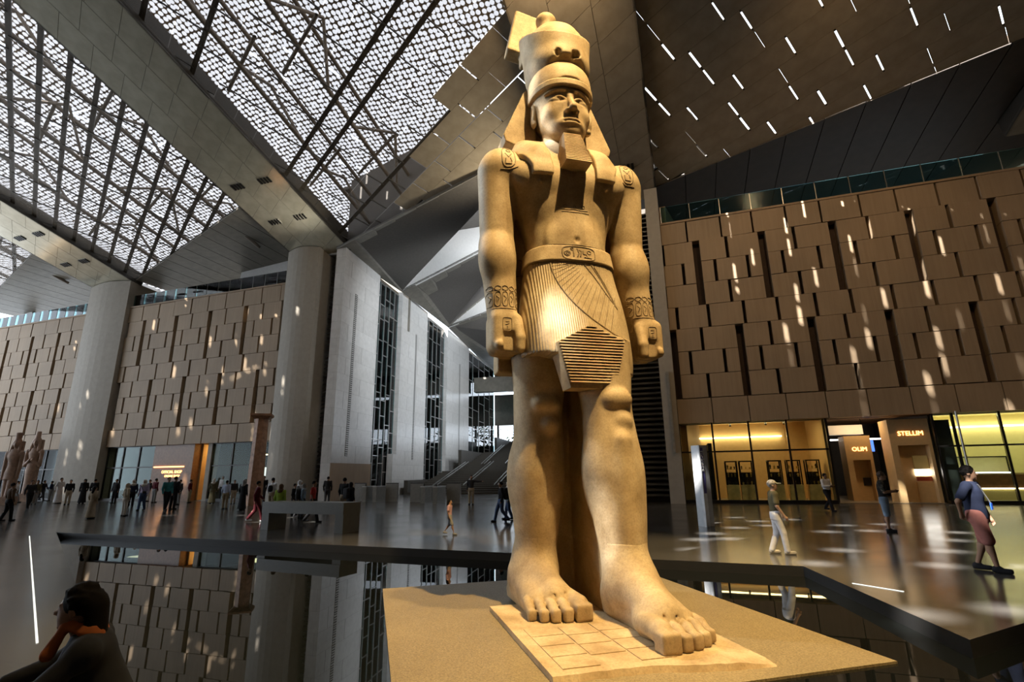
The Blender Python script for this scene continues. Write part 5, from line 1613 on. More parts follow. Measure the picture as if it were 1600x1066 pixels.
plain('device_black', (0.01, 0.01, 0.01), 0.2); plain('badge_blue', (0.02, 0.10, 0.6), 0.4)
def camo_mat():
    t = NT('cloth_camo'); n = t.noise(t.coord(), 9, 3, 0.5)
    r = t.ramp(n, 'Fac', [(0.42, (0.02, 0.02, 0.02)), (0.5, (0.05, 0.045, 0.035)), (0.58, (0.14, 0.12, 0.09))]); r.color_ramp.interpolation = 'CONSTANT'
    t.bsdf((r, 'Color'), 0.85, 0, 0.2)
camo_mat()
def v3(*a): return np.array(a, float)
PEOPLE_GROUP = {}
def person(label, p, H, rz, top, bottom, skin='skin_tan', hair='hair_dark', pose='stand', arms='down', bulk=1.0, cover=None, sleeves='long', legs='long', shoes='black', dress=False, res=0.030, group=None, extra=None, head_turn=0.0, belly=0.0, lean=0.0, joints=None, mir=1):
    root = tag(empty('person', p, math.radians(rz)), label, 'person', group)
    k = H / 1.72
    J = {}
    J['hipL'], J['hipR'] = v3(-0.09, 0, 0.92), v3(0.09, 0, 0.92)
    if pose == 'walk':
        J['kneeL'], J['ankL'] = v3(-0.09, -0.17, 0.50), v3(-0.085, -0.26, 0.085)
        J['kneeR'], J['ankR'] = v3(0.09, 0.03, 0.49), v3(0.085, 0.30, 0.14)
    elif pose == 'stride':
        J['kneeL'], J['ankL'] = v3(-0.09, -0.10, 0.50), v3(-0.085, -0.14, 0.085)
        J['kneeR'], J['ankR'] = v3(0.09, 0.0, 0.50), v3(0.085, 0.16, 0.09)
    elif pose == 'cross':
        J['kneeL'], J['ankL'] = v3(-0.07, -0.03, 0.50), v3(0.03, -0.05, 0.085)
        J['kneeR'], J['ankR'] = v3(0.10, -0.03, 0.50), v3(0.17, -0.05, 0.085)
    else:
        J['kneeL'], J['ankL'] = v3(-0.10, -0.02, 0.50), v3(-0.105, 0.0, 0.085)
        J['kneeR'], J['ankR'] = v3(0.10, -0.02, 0.50), v3(0.105, 0.0, 0.085)
    J['shL'], J['shR'] = v3(-0.185 * bulk ** 0.5, 0, 1.40), v3(0.185 * bulk ** 0.5, 0, 1.40)
    J['elL'], J['wrL'] = v3(-0.24 * bulk ** 0.5, 0.03, 1.12), v3(-0.235 * bulk ** 0.5, -0.06, 0.87)
    J['elR'], J['wrR'] = v3(0.24 * bulk ** 0.5, 0.03, 1.12), v3(0.235 * bulk ** 0.5, -0.06, 0.87)
    if arms == 'swing':
        J['elL'], J['wrL'] = v3(-0.24, 0.12, 1.13), v3(-0.23, 0.10, 0.88); J['elR'], J['wrR'] = v3(0.24, -0.08, 1.12), v3(0.22, -0.26, 0.95)
    elif arms in ('phone', 'hold'):
        J['elL'], J['wrL'] = v3(-0.235, -0.06, 1.13), v3(-0.06, -0.28, 1.15); J['elR'], J['wrR'] = v3(0.235, -0.06, 1.13), v3(0.06, -0.29, 1.16)
    elif arms == 'point':
        J['elR'], J['wrR'] = v3(0.42, -0.08, 1.36), v3(0.66, -0.14, 1.36)
    elif arms == 'hip':
        J['elL'], J['wrL'] = v3(-0.40, 0.10, 1.14), v3(-0.24, 0.14, 0.93); J['elR'], J['wrR'] = v3(0.27, -0.02, 1.10), v3(0.26, -0.10, 0.86)
    elif arms == 'raise':
        J['elR'], J['wrR'] = v3(0.27, -0.16, 1.28), v3(0.14, -0.28, 1.46)
    J['neck'], J['head'] = v3(0, 0.0, 1.46), v3(0, -0.02, 1.605)
    if joints: J.update({n: v3(*q) for n, q in joints.items()})
    if lean:
        for n in ('shL', 'shR', 'elL', 'elR', 'wrL', 'wrR', 'neck', 'head'): J[n] = J[n] + v3(0, -lean * (J[n][2] - 0.92), 0)
    for n in J: J[n] = J[n] * k
    a = np.array(list(J.values())); m = 0.26 * k
    lo, hi = a.min(0) - m, a.max(0) + m
    lo[2] = min(0.0, a[:, 2].min() - 0.12) - 0.02
    near = res < 0.02
    def vox(): return Vox(lo, hi, res)
    pel = (J['hipL'] + J['hipR']) / 2; cst = (J['shL'] + J['shR']) / 2
    ht = Matrix.Rotation(math.radians(head_turn), 3, 'Z').to_quaternion()
    def hd(x, y, z):
        q = ht @ Vector((x * k, y * k, z * k)); return J['head'] + np.array(q)
    # ---- body
    v = vox()
    v.add(ball(J['head'] + v3(0, 0.01 * k, 0.02 * k), (0.078 * k, 0.098 * k, 0.10 * k), ht)); v.add(ball(hd(0, -0.03, -0.045), (0.06 * k, 0.065 * k, 0.075 * k), ht), 0.03 * k)
    v.add(cone(hd(0, -0.085, 0.01), hd(0, -0.112, -0.022), 0.011 * k, 0.016 * k), 0.012 * k)
    for s in (-1, 1):
        v.add(ball(hd(s * 0.08, 0.01, -0.01), (0.014 * k, 0.024 * k, 0.034 * k), ht), 0.006)
        if near:
            v.cut(ball(hd(s * 0.033, -0.10, 0.012), (0.02 * k, 0.02 * k, 0.011 * k), ht), 0.008); v.add(ball(hd(s * 0.032, -0.083, 0.012), (0.014 * k, 0.012 * k, 0.010 * k), ht), 0.003)
            v.add(cone(hd(s * 0.014, -0.094, 0.034), hd(s * 0.05, -0.083, 0.034), 0.007 * k), 0.006)
    if near:
        v.add(cone(hd(-0.02, -0.091, -0.062), hd(0.02, -0.091, -0.062), 0.009 * k), 0.006); v.add(ball(hd(0, -0.078, -0.098), (0.022 * k, 0.018 * k, 0.018 * k), ht), 0.012)
    v.add(cone(J['neck'] - v3(0, 0, 0.06 * k), J['head'] - v3(0, 0, 0.05 * k), 0.056 * k, 0.05 * k), 0.02)
    v.add(cone(pel, cst - v3(0, 0, 0.08 * k), 0.11 * k, 0.11 * k), 0.05)
    v.add(cone(J['shL'], J['shR'], 0.055 * k), 0.05)
    for s in ('L', 'R'):
        v.add(cone(J['sh' + s], J['el' + s], 0.05 * k * bulk ** 0.4, 0.04 * k * bulk ** 0.4), 0.03); v.add(cone(J['el' + s], J['wr' + s], 0.04 * k * bulk ** 0.4, 0.028 * k), 0.02)
        d = J['wr' + s] - J['el' + s]; d = d / np.linalg.norm(d)
        hcen = J['wr' + s] + d * 0.055 * k
        sgn = -1 if s == 'L' else 1
        side = np.cross(d, v3(sgn, 0, 0)); side = side / (np.linalg.norm(side) + 1e-6)       # across the palm
        v.add(cone(J['wr' + s], hcen, 0.027 * k, 0.036 * k), 0.015)
        inn = np.cross(side, d); inn = inn / (np.linalg.norm(inn) + 1e-6)
        for i in range(4):
            o = side * (i - 1.5) * 0.019 * k
            L1 = (0.042, 0.05, 0.047, 0.036)[i] * k
            b = hcen + d * 0.03 * k + o; c = b + d * L1 * 0.8 + inn * -0.006 * k; e = c + (d * 0.6 - v3(sgn, 0, 0) * 0.7) * L1 * 0.6
            v.add(cone(b, c, 0.0098 * k), 0.004); v.add(cone(c, e, 0.009 * k, 0.008 * k), 0.003)
        tb = hcen - d * 0.01 * k - side * 0.034 * k
        v.add(cone(tb, tb + d * 0.035 * k - side * 0.018 * k, 0.012 * k, 0.010 * k), 0.006)
        v.add(cone(J['hip' + s], J['knee' + s], 0.085 * k * bulk ** 0.5, 0.056 * k * bulk ** 0.3), 0.04); v.add(cone(J['knee' + s], J['ank' + s], 0.056 * k * bulk ** 0.3, 0.036 * k), 0.02)
        q = J['knee' + s] + (J['ank' + s] - J['knee' + s]) * 0.3 + v3(0, 0.022 * k, 0); v.add(ball(q, (0.048 * k, 0.05 * k, 0.10 * k)), 0.03)
    body = link('body', v.mesh('body'), skin, root)
    # ---- upper garment
    v = vox(); g = 0.020 * k + (0.012 if near else 0.02) * k
    tl = [(0.84, 0.165, 0.115), (0.95, 0.16, 0.115), (1.08, 0.155, 0.11), (1.25, 0.172, 0.12), (1.36, 0.175, 0.11), (1.43, 0.12, 0.085), (1.475, 0.07, 0.066)]
    if pel[2] < 0.8 * k:    # seated or kneeling: follow the spine
        v.add(cone(pel, cst - v3(0, 0, 0.10 * k), 0.15 * k, 0.15 * k), 0.05); v.add(cone(J['shL'], J['shR'], 0.085 * k), 0.08); v.add(cone(cst, J['neck'], 0.09 * k, 0.065 * k), 0.05)
    else:
        dx = cst - pel
        rows = []
        for z, rx, ry in tl:
            f = (z - 0.92) / 0.48
            rows.append((z * k, pel[0] + dx[0] * f, pel[1] + dx[1] * f, rx * k * bulk, ry * k * bulk * (1 + (0.12 if bulk > 1.1 else 0))))
        v.add(loft(rows, 2.3))
        if belly: v.add(ball(pel + v3(0, -0.06 * k, 0.17 * k), (0.165 * k * bulk, 0.12 * k * (1 + belly), 0.20 * k)), 0.10)
        for s in ('L', 'R'): v.add(ball(J['sh' + s], (0.075 * k, 0.075 * k, 0.075 * k)), 0.05)
    for s in ('L', 'R'):
        e = J['el' + s]; w = J['wr' + s]
        if sleeves == 'short':
            v.add(cone(J['sh' + s], J['sh' + s] + (e - J['sh' + s]) * 0.72, 0.068 * k * bulk ** 0.4, 0.07 * k * bulk ** 0.4), 0.03)
        elif sleeves == 'long':
            v.add(cone(J['sh' + s], e, 0.068 * k, 0.056 * k), 0.03); v.add(cone(e, w - (w - e) * 0.06, 0.056 * k, 0.044 * k), 0.02)
    if dress:
        v.add(loft([(0.06 * k, pel[0], pel[1], 0.25 * k, 0.22 * k), (0.5 * k, pel[0], pel[1], 0.205 * k, 0.17 * k), (0.92 * k, pel[0], pel[1], 0.175 * k, 0.13 * k)], 2.2), 0.05)
    v.cut(ball(J['neck'] + v3(0, -0.035 * k, 0.04 * k), (0.06 * k, 0.07 * k, 0.05 * k)), 0.01)
    link('dress' if dress else 'top', v.mesh('top'), 'cloth_' + top, root)
    # ---- lower garment
    if not dress:
        v = vox()
        if pel[2] >= 0.8 * k:
            v.add(loft([(0.80 * k, pel[0], pel[1], 0.165 * k * bulk, 0.125 * k * bulk), (0.93 * k, pel[0], pel[1], 0.168 * k * bulk, 0.122 * k * bulk), (0.99 * k, pel[0], pel[1], 0.158 * k * bulk, 0.115 * k * bulk)], 2.3))
        else: v.add(cone(J['hipL'], J['hipR'], 0.14 * k), 0.03)
        for s in ('L', 'R'):
            h_, kn, an = J['hip' + s], J['knee' + s], J['ank' + s]
            if legs == 'short':
                v.add(cone(h_, h_ + (kn - h_) * 0.98, 0.108 * k * bulk ** 0.7, 0.092 * k * bulk ** 0.6), 0.03)
            else:
                v.add(cone(h_, kn, 0.105 * k * bulk ** 0.6, 0.078 * k), 0.03); v.add(cone(kn, an + v3(0, 0, 0.0), 0.076 * k, 0.068 * k), 0.02)
        v.keep(lambda x, y, z: z - (pel[2] + 0.10 * k))
        link('trousers' if legs == 'long' else 'shorts', v.mesh('trousers'), 'cloth_' + bottom, root)
    # ---- shoes
    for s in ('L', 'R'):
        an = J['ank' + s]
        sv = Vox(an - v3(0.09, 0.26, 0.12) * k, an + v3(0.09, 0.14, 0.08) * k, min(res, 0.02))
        sv.add(rbox(an + v3(0, -0.06, -0.045) * k, (0.045 * k, 0.135 * k, 0.04 * k), 0.03 * k)); sv.add(ball(an + v3(0, 0.0, -0.01) * k, (0.045 * k, 0.065 * k, 0.05 * k)), 0.03 * k)
        link('shoe', sv.mesh('shoe'), 'cloth_' + shoes, root)
    # ---- hair or head covering
    v = vox()
    if cover == 'hijab':
        v.add(ball(hd(0, 0.015, 0.015), (0.105 * k, 0.12 * k, 0.125 * k), ht)); v.add(cone(J['neck'] + v3(0, 0.01, 0.06) * k, J['neck'] - v3(0, 0, 0.05) * k, 0.085 * k, 0.14 * k), 0.04); v.add(ball(J['neck'] - v3(0, 0.02, 0.05) * k, (0.19 * k, 0.13 * k, 0.08 * k)), 0.04)
        v.cut(ball(hd(0, -0.115, -0.015), (0.058 * k, 0.06 * k, 0.078 * k), ht), 0.01)
        link('headscarf', v.mesh('headscarf'), 'cloth_' + hair, root)
    else:
        v.add(ball(hd(0, 0.018, 0.03), (0.088 * k, 0.102 * k, 0.102 * k), ht)); 
        if cover == 'long':
            v.add(cone(hd(0, 0.07, 0.0), hd(0, 0.10, -0.22), 0.085 * k, 0.075 * k), 0.03)
        v.cut(ball(hd(0, -0.115, -0.045), (0.085 * k, 0.10 * k, 0.105 * k), ht), 0.012); v.cut(rbox(hd(0, -0.03, -0.13), (0.12 * k, 0.10 * k, 0.10 * k), 0.02, ht), 0.01)
        if near:
            rh = random.Random(len(label))
            for i in range(70):
                a, b = rh.uniform(0, 6.283), rh.uniform(-0.15, 1.45)
                q = hd(0.088 * math.cos(a) * math.cos(b), 0.018 + 0.102 * math.sin(a) * math.cos(b), 0.03 + 0.102 * math.sin(b))
                if math.sin(a) < -0.45 and b < 0.55: continue
                v.add(ball(q, (0.019 * k, 0.019 * k, 0.014 * k)), 0.008)
            v.cut(ball(hd(0, -0.125, -0.045), (0.075 * k, 0.09 * k, 0.10 * k), ht), 0.008)
        link('hair', v.mesh('hair'), hair, root)
        if cover == 'cap':
            v = vox()
            v.add(ball(hd(0, 0.015, 0.055), (0.096 * k, 0.11 * k, 0.085 * k), ht)); v.cut(rbox(hd(0, 0, -0.04), (0.2 * k, 0.2 * k, 0.085 * k), 0.0, ht), 0.0)
            v.add(rbox(hd(0, -0.135, 0.048), (0.07 * k, 0.065 * k, 0.012 * k), 0.01, ht), 0.01)
            link('cap', v.mesh('cap'), 'cloth_offwhite', root)
    if extra == 'bag':
        MB().lathe([(0.02, -0.16), (0.10, -0.13), (0.115, 0.0), (0.09, 0.13), (0.02, 0.15)], 12, (0.0, 0.17 * k, 1.18 * k)).build('bag', 'cloth_black', root)
    if extra == 'backpack':
        bv = Vox((-0.2, 0.05, 0.85 * k), (0.2, 0.40, 1.5 * k), 0.03); bv.add(rbox((0, 0.20, 1.2 * k), (0.14, 0.09, 0.21), 0.06)); link('backpack', bv.mesh('backpack'), 'cloth_charcoal', root)
    if extra == 'crossbody':
        MB().bar((-0.13 * k, -0.15 * k, 1.40 * k), (0.12 * k, -0.16 * k, 1.0 * k), 0.03, 0.015).build('strap', 'cloth_black', root)
        MB().box(0.04 * k, -0.22 * k, 0.95 * k, 0.20 * k, -0.15 * k, 1.08 * k).build('bag', 'cloth_black', root)
    root['_j'] = 0
    del root['_j']
    return root, J, k
def at(px, foot, head):
    p = PZ(px, foot, 0); q = PP(px, head, p, np.array([0, 1.0, 0]))
    return p, float(q[2])
GRP = 'visitors in the hall'
def visitor(label, px, foot, head, rz, top, bottom, **kw):
    p, H = at(px, foot, head)
    kw.setdefault('group', GRP)
    return person(label, p, H, rz, top, bottom, **kw)
# ---- the crowd on the left
visitor('man in dark brown jacket with his back turned at the left edge', 8, 815, 755, 160, 'brown', 'black', pose='stride')
visitor('person in white at the left edge behind the dark jacket', 22, 786, 752, 120, 'white', 'grey', pose='walk')
visitor('man in dark green vest walking past the pair of ancient figures', 42, 796, 751, 60, 'charcoal', 'black', pose='walk', arms='swing')
visitor('person in grey green behind the man in the dark vest', 52, 789, 751, 40, 'olive', 'grey')
visitor('person in black with light bag left of the farther pier', 64, 783, 751, 90, 'black', 'charcoal', pose='walk', arms='swing')
visitor('person in navy beside the farther pier', 76, 783, 752, -60, 'navy', 'grey', arms='hold')
visitor('person in a long white robe walking before the farther pier', 89, 787, 747, 80, 'white', 'white', dress=True, arms='swing')
visitor('person in black top standing at the farther pier', 104, 789, 750, 30, 'black', 'beige')
visitor('woman in long black dress by the farther pier', 127, 787, 749, 20, 'black', 'black', dress=True, cover='hijab', hair='cloth_black'.replace('cloth_', ''))
visitor('man in black jacket behind the child in beige', 143, 787, 749, 200, 'black', 'black')
visitor('child in pale beige dress standing alone on the floor', 140, 811, 760, 170, 'beige', 'beige', dress=True, cover='long')
visitor('person in dark coat by the dim shop window', 177, 787, 749, 0, 'charcoal', 'black')
visitor('woman in beige trousers and beige headscarf', 192, 807, 756, 150, 'beige', 'offwhite', cover='hijab', hair='beige')
visitor('person in navy with pale headscarf behind the woman in beige', 203, 793, 750, 30, 'navy', 'black', cover='hijab', hair='offwhite')
visitor('woman in lilac top and jeans with a black shoulder bag', 220, 798, 750, 10, 'lilac', 'jeans', extra='crossbody', cover='hijab', hair='offwhite', pose='stride')
visitor('person in black top and pale trousers beside the lilac top', 230, 784, 750, -30, 'black', 'offwhite')
visitor('man in maroon shirt before the brown sign wall', 239, 786, 748, 160, 'maroon', 'grey')
visitor('person in teal jacket near the lit doorway', 257, 798, 746, 60, 'teal', 'black', pose='stride')
visitor('tall man all in black near the lit doorway', 268, 797, 745, 175, 'black', 'black')
visitor('person in dark clothes right behind the man in black', 277, 789, 750, -20, 'charcoal', 'grey')
visitor('man in maroon top standing in the lit doorway', 294, 786, 750, 100, 'maroon', 'khaki', hair='hair_dark')
visitor('woman in long olive coat with pale headscarf', 330, 787, 748, 190, 'olive', 'olive', dress=True, cover='hijab', hair='offwhite')
visitor('man in light blue shirt and khaki trousers seen from behind', 350, 796, 751, 180, 'lightblue', 'khaki')
visitor('person in white shirt beyond the man in light blue', 345, 783, 744, 0, 'white', 'charcoal')
visitor('person in dark clothes left of the patterned headscarf', 363, 788, 750, 40, 'charcoal', 'beige')
visitor('woman in black with grey headscarf at the red granite pillar', 377, 797, 750, 170, 'black', 'black', dress=True, cover='hijab', hair='grey')
visitor('man in maroon hoodie striding towards the long stone table', 398, 816, 752, 120, 'maroon', 'maroon', pose='walk', arms='swing', shoes='white')
visitor('person in black behind the man in the maroon hoodie', 409, 786, 744, 10, 'black', 'charcoal')
visitor('man in white shirt with round black bag on his back', 422, 800, 747, 170, 'white', 'beige', extra='bag')
visitor('woman in bright green dress beyond the long stone table', 434, 818, 757, 175, 'green', 'green', dress=True, cover='hijab', hair='brown')
visitor('person in dark coat left of the white headscarf', 457, 806, 756, 90, 'black', 'charcoal')
visitor('woman with white headscarf and grey jacket beyond the table', 464, 809, 751, 90, 'grey', 'charcoal', cover='hijab', hair='white', pose='stride')
visitor('person in blue grey top with dark backpack beyond the table', 471, 810, 756, 100, 'bluegrey', 'charcoal', cover='hijab', hair='grey', extra='backpack')
visitor('man in red shirt and black trousers walking beyond the table', 486, 817, 752, 100, 'red', 'black', pose='walk', arms='down', sleeves='short')
visitor('man in black beside the louvred wall', 510, 789, 745, 190, 'black', 'charcoal')
visitor('taller person in black at the right end of the table', 535, 808, 747, 160, 'black', 'beige', shoes='white')
visitor('woman in black coat with headscarf right of the table', 545, 810, 754, 150, 'black', 'black', cover='hijab', hair='black', extra='backpack')
visitor('small girl in pink skipping across the open floor', 702, 836, 781, 80, 'pink', 'grey', pose='walk', legs='short', cover='long', shoes='grey', sleeves='short')
visitor('man in dark vest pointing with outstretched arm before the stair', 736, 789, 743, 0, 'charcoal', 'beige', arms='point')
visitor('person in black top and jeans walking just left of the statue', 783, 816, 753, -75, 'black', 'jeans', pose='walk', extra='backpack')
visitor('woman in mint top and pale headscarf beside the statue leg', 795, 812, 753, -85, 'mint', 'jeans', pose='stride', cover='hijab', hair='offwhite')
# ---- the four men on the right
FINE = 0.0135
r, J, k = visitor('older man in white cap, olive shirt and white trousers', 1220, 866, 751, 78, 'olive', 'white', skin='skin_light', hair='hair_grey', cover='cap', sleeves='short', shoes='offwhite', pose='stride', arms='down', res=FINE, joints={'elR': (0.23, -0.05, 1.13), 'wrR': (0.22, -0.20, 0.92), 'elL': (-0.23, 0.0, 1.12), 'wrL': (-0.22, -0.14, 0.89)})
r, J, k = visitor('man in white long sleeved shirt reading a black tablet', 1297, 799, 740, 15, 'white', 'black', skin='skin_brown', pose='walk', arms='hold', res=0.02)
MB().box(-0.13 * k, -0.40 * k, 1.10 * k, 0.13 * k, -0.32 * k, 1.125 * k).build('tablet', 'device_black', r)
r, J, k = visitor('man in camouflage shirt and denim shorts looking at his phone', 1390, 832, 737, 55, 'camo', 'denim', skin='skin_tan', hair='hair_brown', sleeves='short', legs='short', arms='phone', shoes='charcoal', res=FINE, joints={'head': (0, -0.06, 1.59)})
MB().box(-0.04 * k, -0.42 * k, 1.16 * k, 0.04 * k, -0.33 * k, 1.18 * k).build('phone', 'device_black', r)
r, J, k = visitor('heavy man in navy shirt and shorts with a lanyard at the right', 1546, 893, 729, 34, 'navy', 'rose', skin='skin_tan', hair='hair_dark', sleeves='short', legs='short', arms='hip', shoes='black', bulk=1.13, belly=0.0, res=FINE, pose='stride', head_turn=20)
MB().bar((-0.08 * k, -0.13 * k, 1.42 * k), (0.08 * k, -0.205 * k, 1.10 * k), 0.02, 0.008).build('lanyard', 'cloth_grey', r)
MB().box(0.04 * k, -0.215 * k, 1.0 * k, 0.12 * k, -0.20 * k, 1.11 * k).build('badge', 'badge_blue', r)
# ---- the figure crouching in the foreground
p = np.array([-2.30, 3.24, 0.0])
r, J, k = person('person with dark hair and orange scarf crouching at the near pool edge', p, 1.62, -62, 'charcoal', 'black', skin='skin_light', hair='hair_dark', res=FINE, cover='long', head_turn=-15,
    joints={'hipL': (-0.10, 0.10, 0.30), 'hipR': (0.10, 0.10, 0.30), 'kneeL': (-0.14, -0.28, 0.46), 'kneeR': (0.14, -0.26, 0.46), 'ankL': (-0.13, -0.06, 0.085), 'ankR': (0.13, -0.06, 0.085),
            'shL': (-0.18, -0.10, 0.80), 'shR': (0.18, -0.10, 0.80), 'elL': (-0.26, -0.30, 0.66), 'wrL': (-0.22, -0.52, 0.60), 'elR': (0.26, -0.28, 0.64), 'wrR': (0.18, -0.48, 0.56), 'neck': (0, -0.13, 0.87), 'head': (0, -0.19, 1.01)})
sv = Vox((-0.25, -0.42, 0.7), (0.25, 0.15, 1.0), 0.0125)
for i in range(14):
    a0, a1 = 2 * math.pi * i / 14, 2 * math.pi * (i + 1) / 14
    f0, f1 = 0.020 + 0.010 * math.sin(a0 * 3), 0.020 + 0.010 * math.sin(a1 * 3)
    for dz, dr in ((0, 0), (0.028, -0.012)):
        sv.add(cone(((0.088 + dr) * math.cos(a0), -0.125 + (0.092 + dr) * math.sin(a0), 0.835 + dz - 0.03 * math.sin(a0)), ((0.088 + dr) * math.cos(a1), -0.125 + (0.092 + dr) * math.sin(a1), 0.835 + dz - 0.03 * math.sin(a1)), f0, f1), 0.012)
sv.add(cone((0.03, -0.22, 0.86), (0.05, -0.27, 0.74), 0.022, 0.035), 0.02)
link('scarf', sv.mesh('scarf'), 'cloth_orange', r)
# ================================================================ things standing in the hall
def stone_table():
    a = PZ(406, 828, 0); b = PZ(534, 834, 0)
    c = (a + b) / 2; d = b - a; L_ = float(np.linalg.norm(d)); rz = math.atan2(d[1], d[0])
    h = 0.86
    root = tag(empty('stone_table', c, rz), 'long low grey stone table at the far side of the pool', 'table')
    MB().box(-L_ / 2, 0, h - 0.34, L_ / 2, 0.75, h).build('top', 'bench_stone', root)
    for x in (-L_ / 2, L_ / 2 - 0.32): MB().box(x, 0.02, 0, x + 0.32, 0.73, h - 0.34).build('leg', 'bench_stone', root)
stone_table()
def pillar():
    p = PZ(395, 790, 0); z = float(PP(402, 648, p, np.array([0, 1.0, 0]))[2])
    root = tag(empty('granite_pillar', p, 0.3), 'tall reddish granite pillar with a square cap in the crowd', 'pillar')
    w0, w1 = 0.46, 0.36
    n = 8
    def ring(w, zz):
        return [(w * math.cos(2 * math.pi * i / n + 0.39) * 1.08, w * math.sin(2 * math.pi * i / n + 0.39) * 1.08, zz) for i in range(n)]
    v = ring(w0, 0) + ring(w1, z - 0.28)
    MB().add(v, [tuple(range(n))[::-1], tuple(range(n, 2 * n))] + [(i, (i + 1) % n, n + (i + 1) % n, n + i) for i in range(n)]).build('shaft', 'red_granite', root)
    MB().hexa([(-0.42, -0.42, z - 0.28), (0.42, -0.42, z - 0.28), (0.42, 0.42, z - 0.28), (-0.42, 0.42, z - 0.28)], [(-0.6, -0.6, z - 0.12), (0.6, -0.6, z - 0.12), (0.6, 0.6, z - 0.12), (-0.6, 0.6, z - 0.12)]).build('capital', 'red_granite', root)
    MB().box(-0.6, -0.6, z - 0.12, 0.6, 0.6, z).build('cap', 'red_granite', root)
pillar()
def ancient(label, px, top, foot, female):
    p = PZ(px, foot, 0); H = float(PP(px + 22, top, p, np.array([0, 1.0, 0]))[2]); k = H / 5.0
    root = tag(empty('ancient_statue', p, math.radians(12)), label, 'statue', 'pair of ancient figures at the left')
    root.scale = (0.78, 0.78, 1.0)
    MB().box(-0.62 * k, -0.62 * k, 0, 0.62 * k, 0.62 * k, 0.55 * k).build('pedestal', 'brown_granite', root)
    v = Vox((-0.95 * k, -0.75 * k, 0.5 * k), (0.95 * k, 0.75 * k, 5.1 * k), 0.045)
    c = lambda x, f, z: (x * k, -f * k, z * k)
    if female:
        v.add(loft([(0.5 * k, 0, 0, 0.36 * k, 0.34 * k), (1.4 * k, 0, 0, 0.36 * k, 0.32 * k), (2.3 * k, 0, 0, 0.43 * k, 0.33 * k), (2.9 * k, 0, 0, 0.33 * k, 0.27 * k), (3.4 * k, 0, 0, 0.44 * k, 0.31 * k), (3.75 * k, 0, 0, 0.35 * k, 0.24 * k)]))
    else:
        for s, f in ((-1, -0.05), (1, 0.22)): v.add(cone(c(s * 0.2, f, 0.6), c(s * 0.2, 0.02, 2.1), 0.20 * k, 0.27 * k), 0.06)
        v.add(loft([(1.7 * k, 0, 0, 0.50 * k, 0.38 * k), (2.4 * k, 0, 0, 0.42 * k, 0.32 * k), (2.8 * k, 0, 0, 0.36 * k, 0.28 * k), (3.4 * k, 0, 0, 0.56 * k, 0.34 * k), (3.8 * k, 0, 0, 0.40 * k, 0.26 * k)]), 0.05)
    for s in (-1, 1):
        v.add(ball(c(s * 0.54, 0, 3.5), 0.20 * k), 0.08); v.add(cone(c(s * 0.60, 0, 3.4), c(s * 0.60, 0.02, 2.55), 0.16 * k, 0.14 * k), 0.05)
        if female: v.add(cone(c(s * 0.60, 0.02, 2.55), c(s * 0.10, 0.34, 2.9), 0.13 * k, 0.11 * k), 0.05)
        else: v.add(cone(c(s * 0.60, 0.02, 2.55), c(s * 0.56, 0.08, 1.8), 0.14 * k, 0.13 * k), 0.05)
    v.add(rbox(c(0, -0.38, 2.4), (0.35 * k, 0.16 * k, 2.0 * k), 0.04), 0.05)
    v.add(cone(c(0, 0, 3.7), c(0, 0.02, 4.0), 0.17 * k, 0.16 * k), 0.06); v.add(ball(c(0, 0.05, 4.18), (0.22 * k, 0.25 * k, 0.30 * k)), 0.04)
    v.add(cone(c(0, 0.27, 4.20), c(0, 0.31, 4.12), 0.04 * k), 0.03)
    link('figure', v.mesh('figure'), 'brown_granite', root)
    v = Vox((-0.6 * k, -0.5 * k, 3.5 * k), (0.6 * k, 0.6 * k, 5.1 * k), 0.04)
    v.add(ball(c(0, -0.03, 4.25), (0.34 * k, 0.30 * k, 0.34 * k)))
    for s in (-1, 1): v.add(cone(c(s * 0.26, 0.0, 4.25), c(s * 0.32, 0.12, 3.62), 0.12 * k, 0.13 * k), 0.04)
    v.cut(ball(c(0, 0.32, 4.14), (0.20 * k, 0.22 * k, 0.28 * k)), 0.02)
    v.add(loft([(4.45 * k, 0, 0, 0.22 * k, 0.22 * k), (4.98 * k, 0, 0.02, 0.27 * k if not female else 0.20 * k, 0.26 * k if not female else 0.16 * k)]), 0.03)
    link('headdress', v.mesh('headdress'), 'brown_granite', root)
ancient('left figure of the pair of weathered brown ancient statues', 6, 676, 789, False)
ancient('right figure of the pair of weathered brown ancient statues, slimmer', 38, 674, 784, True)
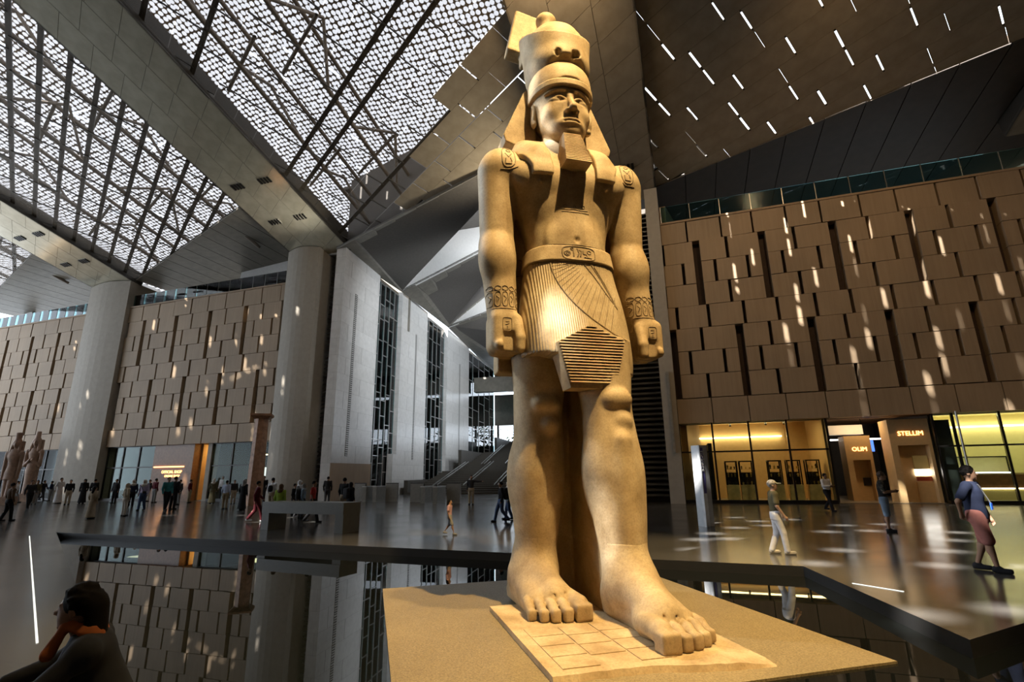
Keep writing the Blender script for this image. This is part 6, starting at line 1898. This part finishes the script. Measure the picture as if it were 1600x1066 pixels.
def totem():
    p = PZ(1109, 823, 0); z = float(PP(1101, 696, p, np.array([0, 1.0, 0]))[2])
    root = tag(empty('sign_totem', p, math.radians(25)), 'tall slim grey information totem with vertical lettering', 'sign')
    MB().box(-0.16, -0.05, 0, 0.16, 0.30, z).build('column', 'totem_grey', root)
    MB().box(-0.19, -0.08, 0, -0.16, 0.02, z).build('edge', 'totem_white', root)
    MB().box(-0.165, -0.062, 0, -0.03, -0.05, z * 0.40).build('lower_face', 'totem_white', root)
    MB().box(-0.165, -0.06, z * 0.40, -0.03, -0.05, z * 0.97).build('upper_face', 'totem_blue', root)
    lettering('tickets', 0.24, 'totem_white', root, loc=(-0.10, -0.065, z * 0.80), rot=(math.radians(90), math.radians(90), 0))
totem()
def gate_post(label, px, foot, kind):
    p = PZ(px, foot, 0)
    root = tag(empty('security_gate', p, _a), label, 'gate', 'ticket gates before the stair')
    if kind == 'board':
        MB().box(-0.42, -0.08, 0, 0.42, 0.08, 1.12).build('cabinet', 'gate_grey', root); MB().box(-0.42, -0.09, 1.12, 0.42, 0.09, 1.16).build('top', 'dark_frame', root)
    else:
        MB().box(-0.14, -0.55, 0, 0.14, 0.55, 0.92).build('cabinet', 'gate_grey', root); MB().box(-0.16, -0.58, 0.92, 0.16, 0.58, 0.98).build('top', 'steel', root)
        MB().box(-0.48, -0.02, 0.15, -0.14, 0.0, 0.85).build('flap', 'clear_glass', root); MB().tube((0.0, -0.4, 0.98), (0.0, -0.4, 1.12), 0.04).build('reader', 'dark_frame', root)
gp = [(562, 783, 'board'), (576, 784, 'gate'), (592, 784, 'gate'), (612, 784, 'board'), (651, 785, 'board'), (667, 786, 'gate'), (686, 787, 'gate'), (709, 787, 'board')]
on = ['first', 'second', 'third', 'fourth', 'fifth', 'sixth', 'seventh', 'eighth']
for i, (x, f, kd) in enumerate(gp):
    gate_post(('plain grey barrier cabinet, %s in the row of ticket gates from the left' if kd == 'board' else 'grey ticket gate with flap, %s in the row of gates from the left') % on[i], x, f, kd)
def fragment():
    d = DE - 2.2
    root = tag(empty('stone_fragment', CP(d, -6.5, 6.64)), 'dark broken statue fragment standing at the top of the stair', 'sculpture')
    v = Vox((-1.1, -0.7, 0), (1.1, 0.7, 1.7), 0.06)
    v.add(rbox((0, 0, 0.25), (1.0, 0.5, 0.25), 0.05)); v.add(ball((-0.35, 0, 0.75), (0.45, 0.4, 0.5)), 0.1); v.add(cone((0.0, 0, 0.7), (0.35, 0, 1.3), 0.3, 0.2), 0.1); v.add(ball((0.4, 0, 1.45), 0.2), 0.06)
    link('figure', v.mesh('figure'), 'stair_stone', root)
fragment()
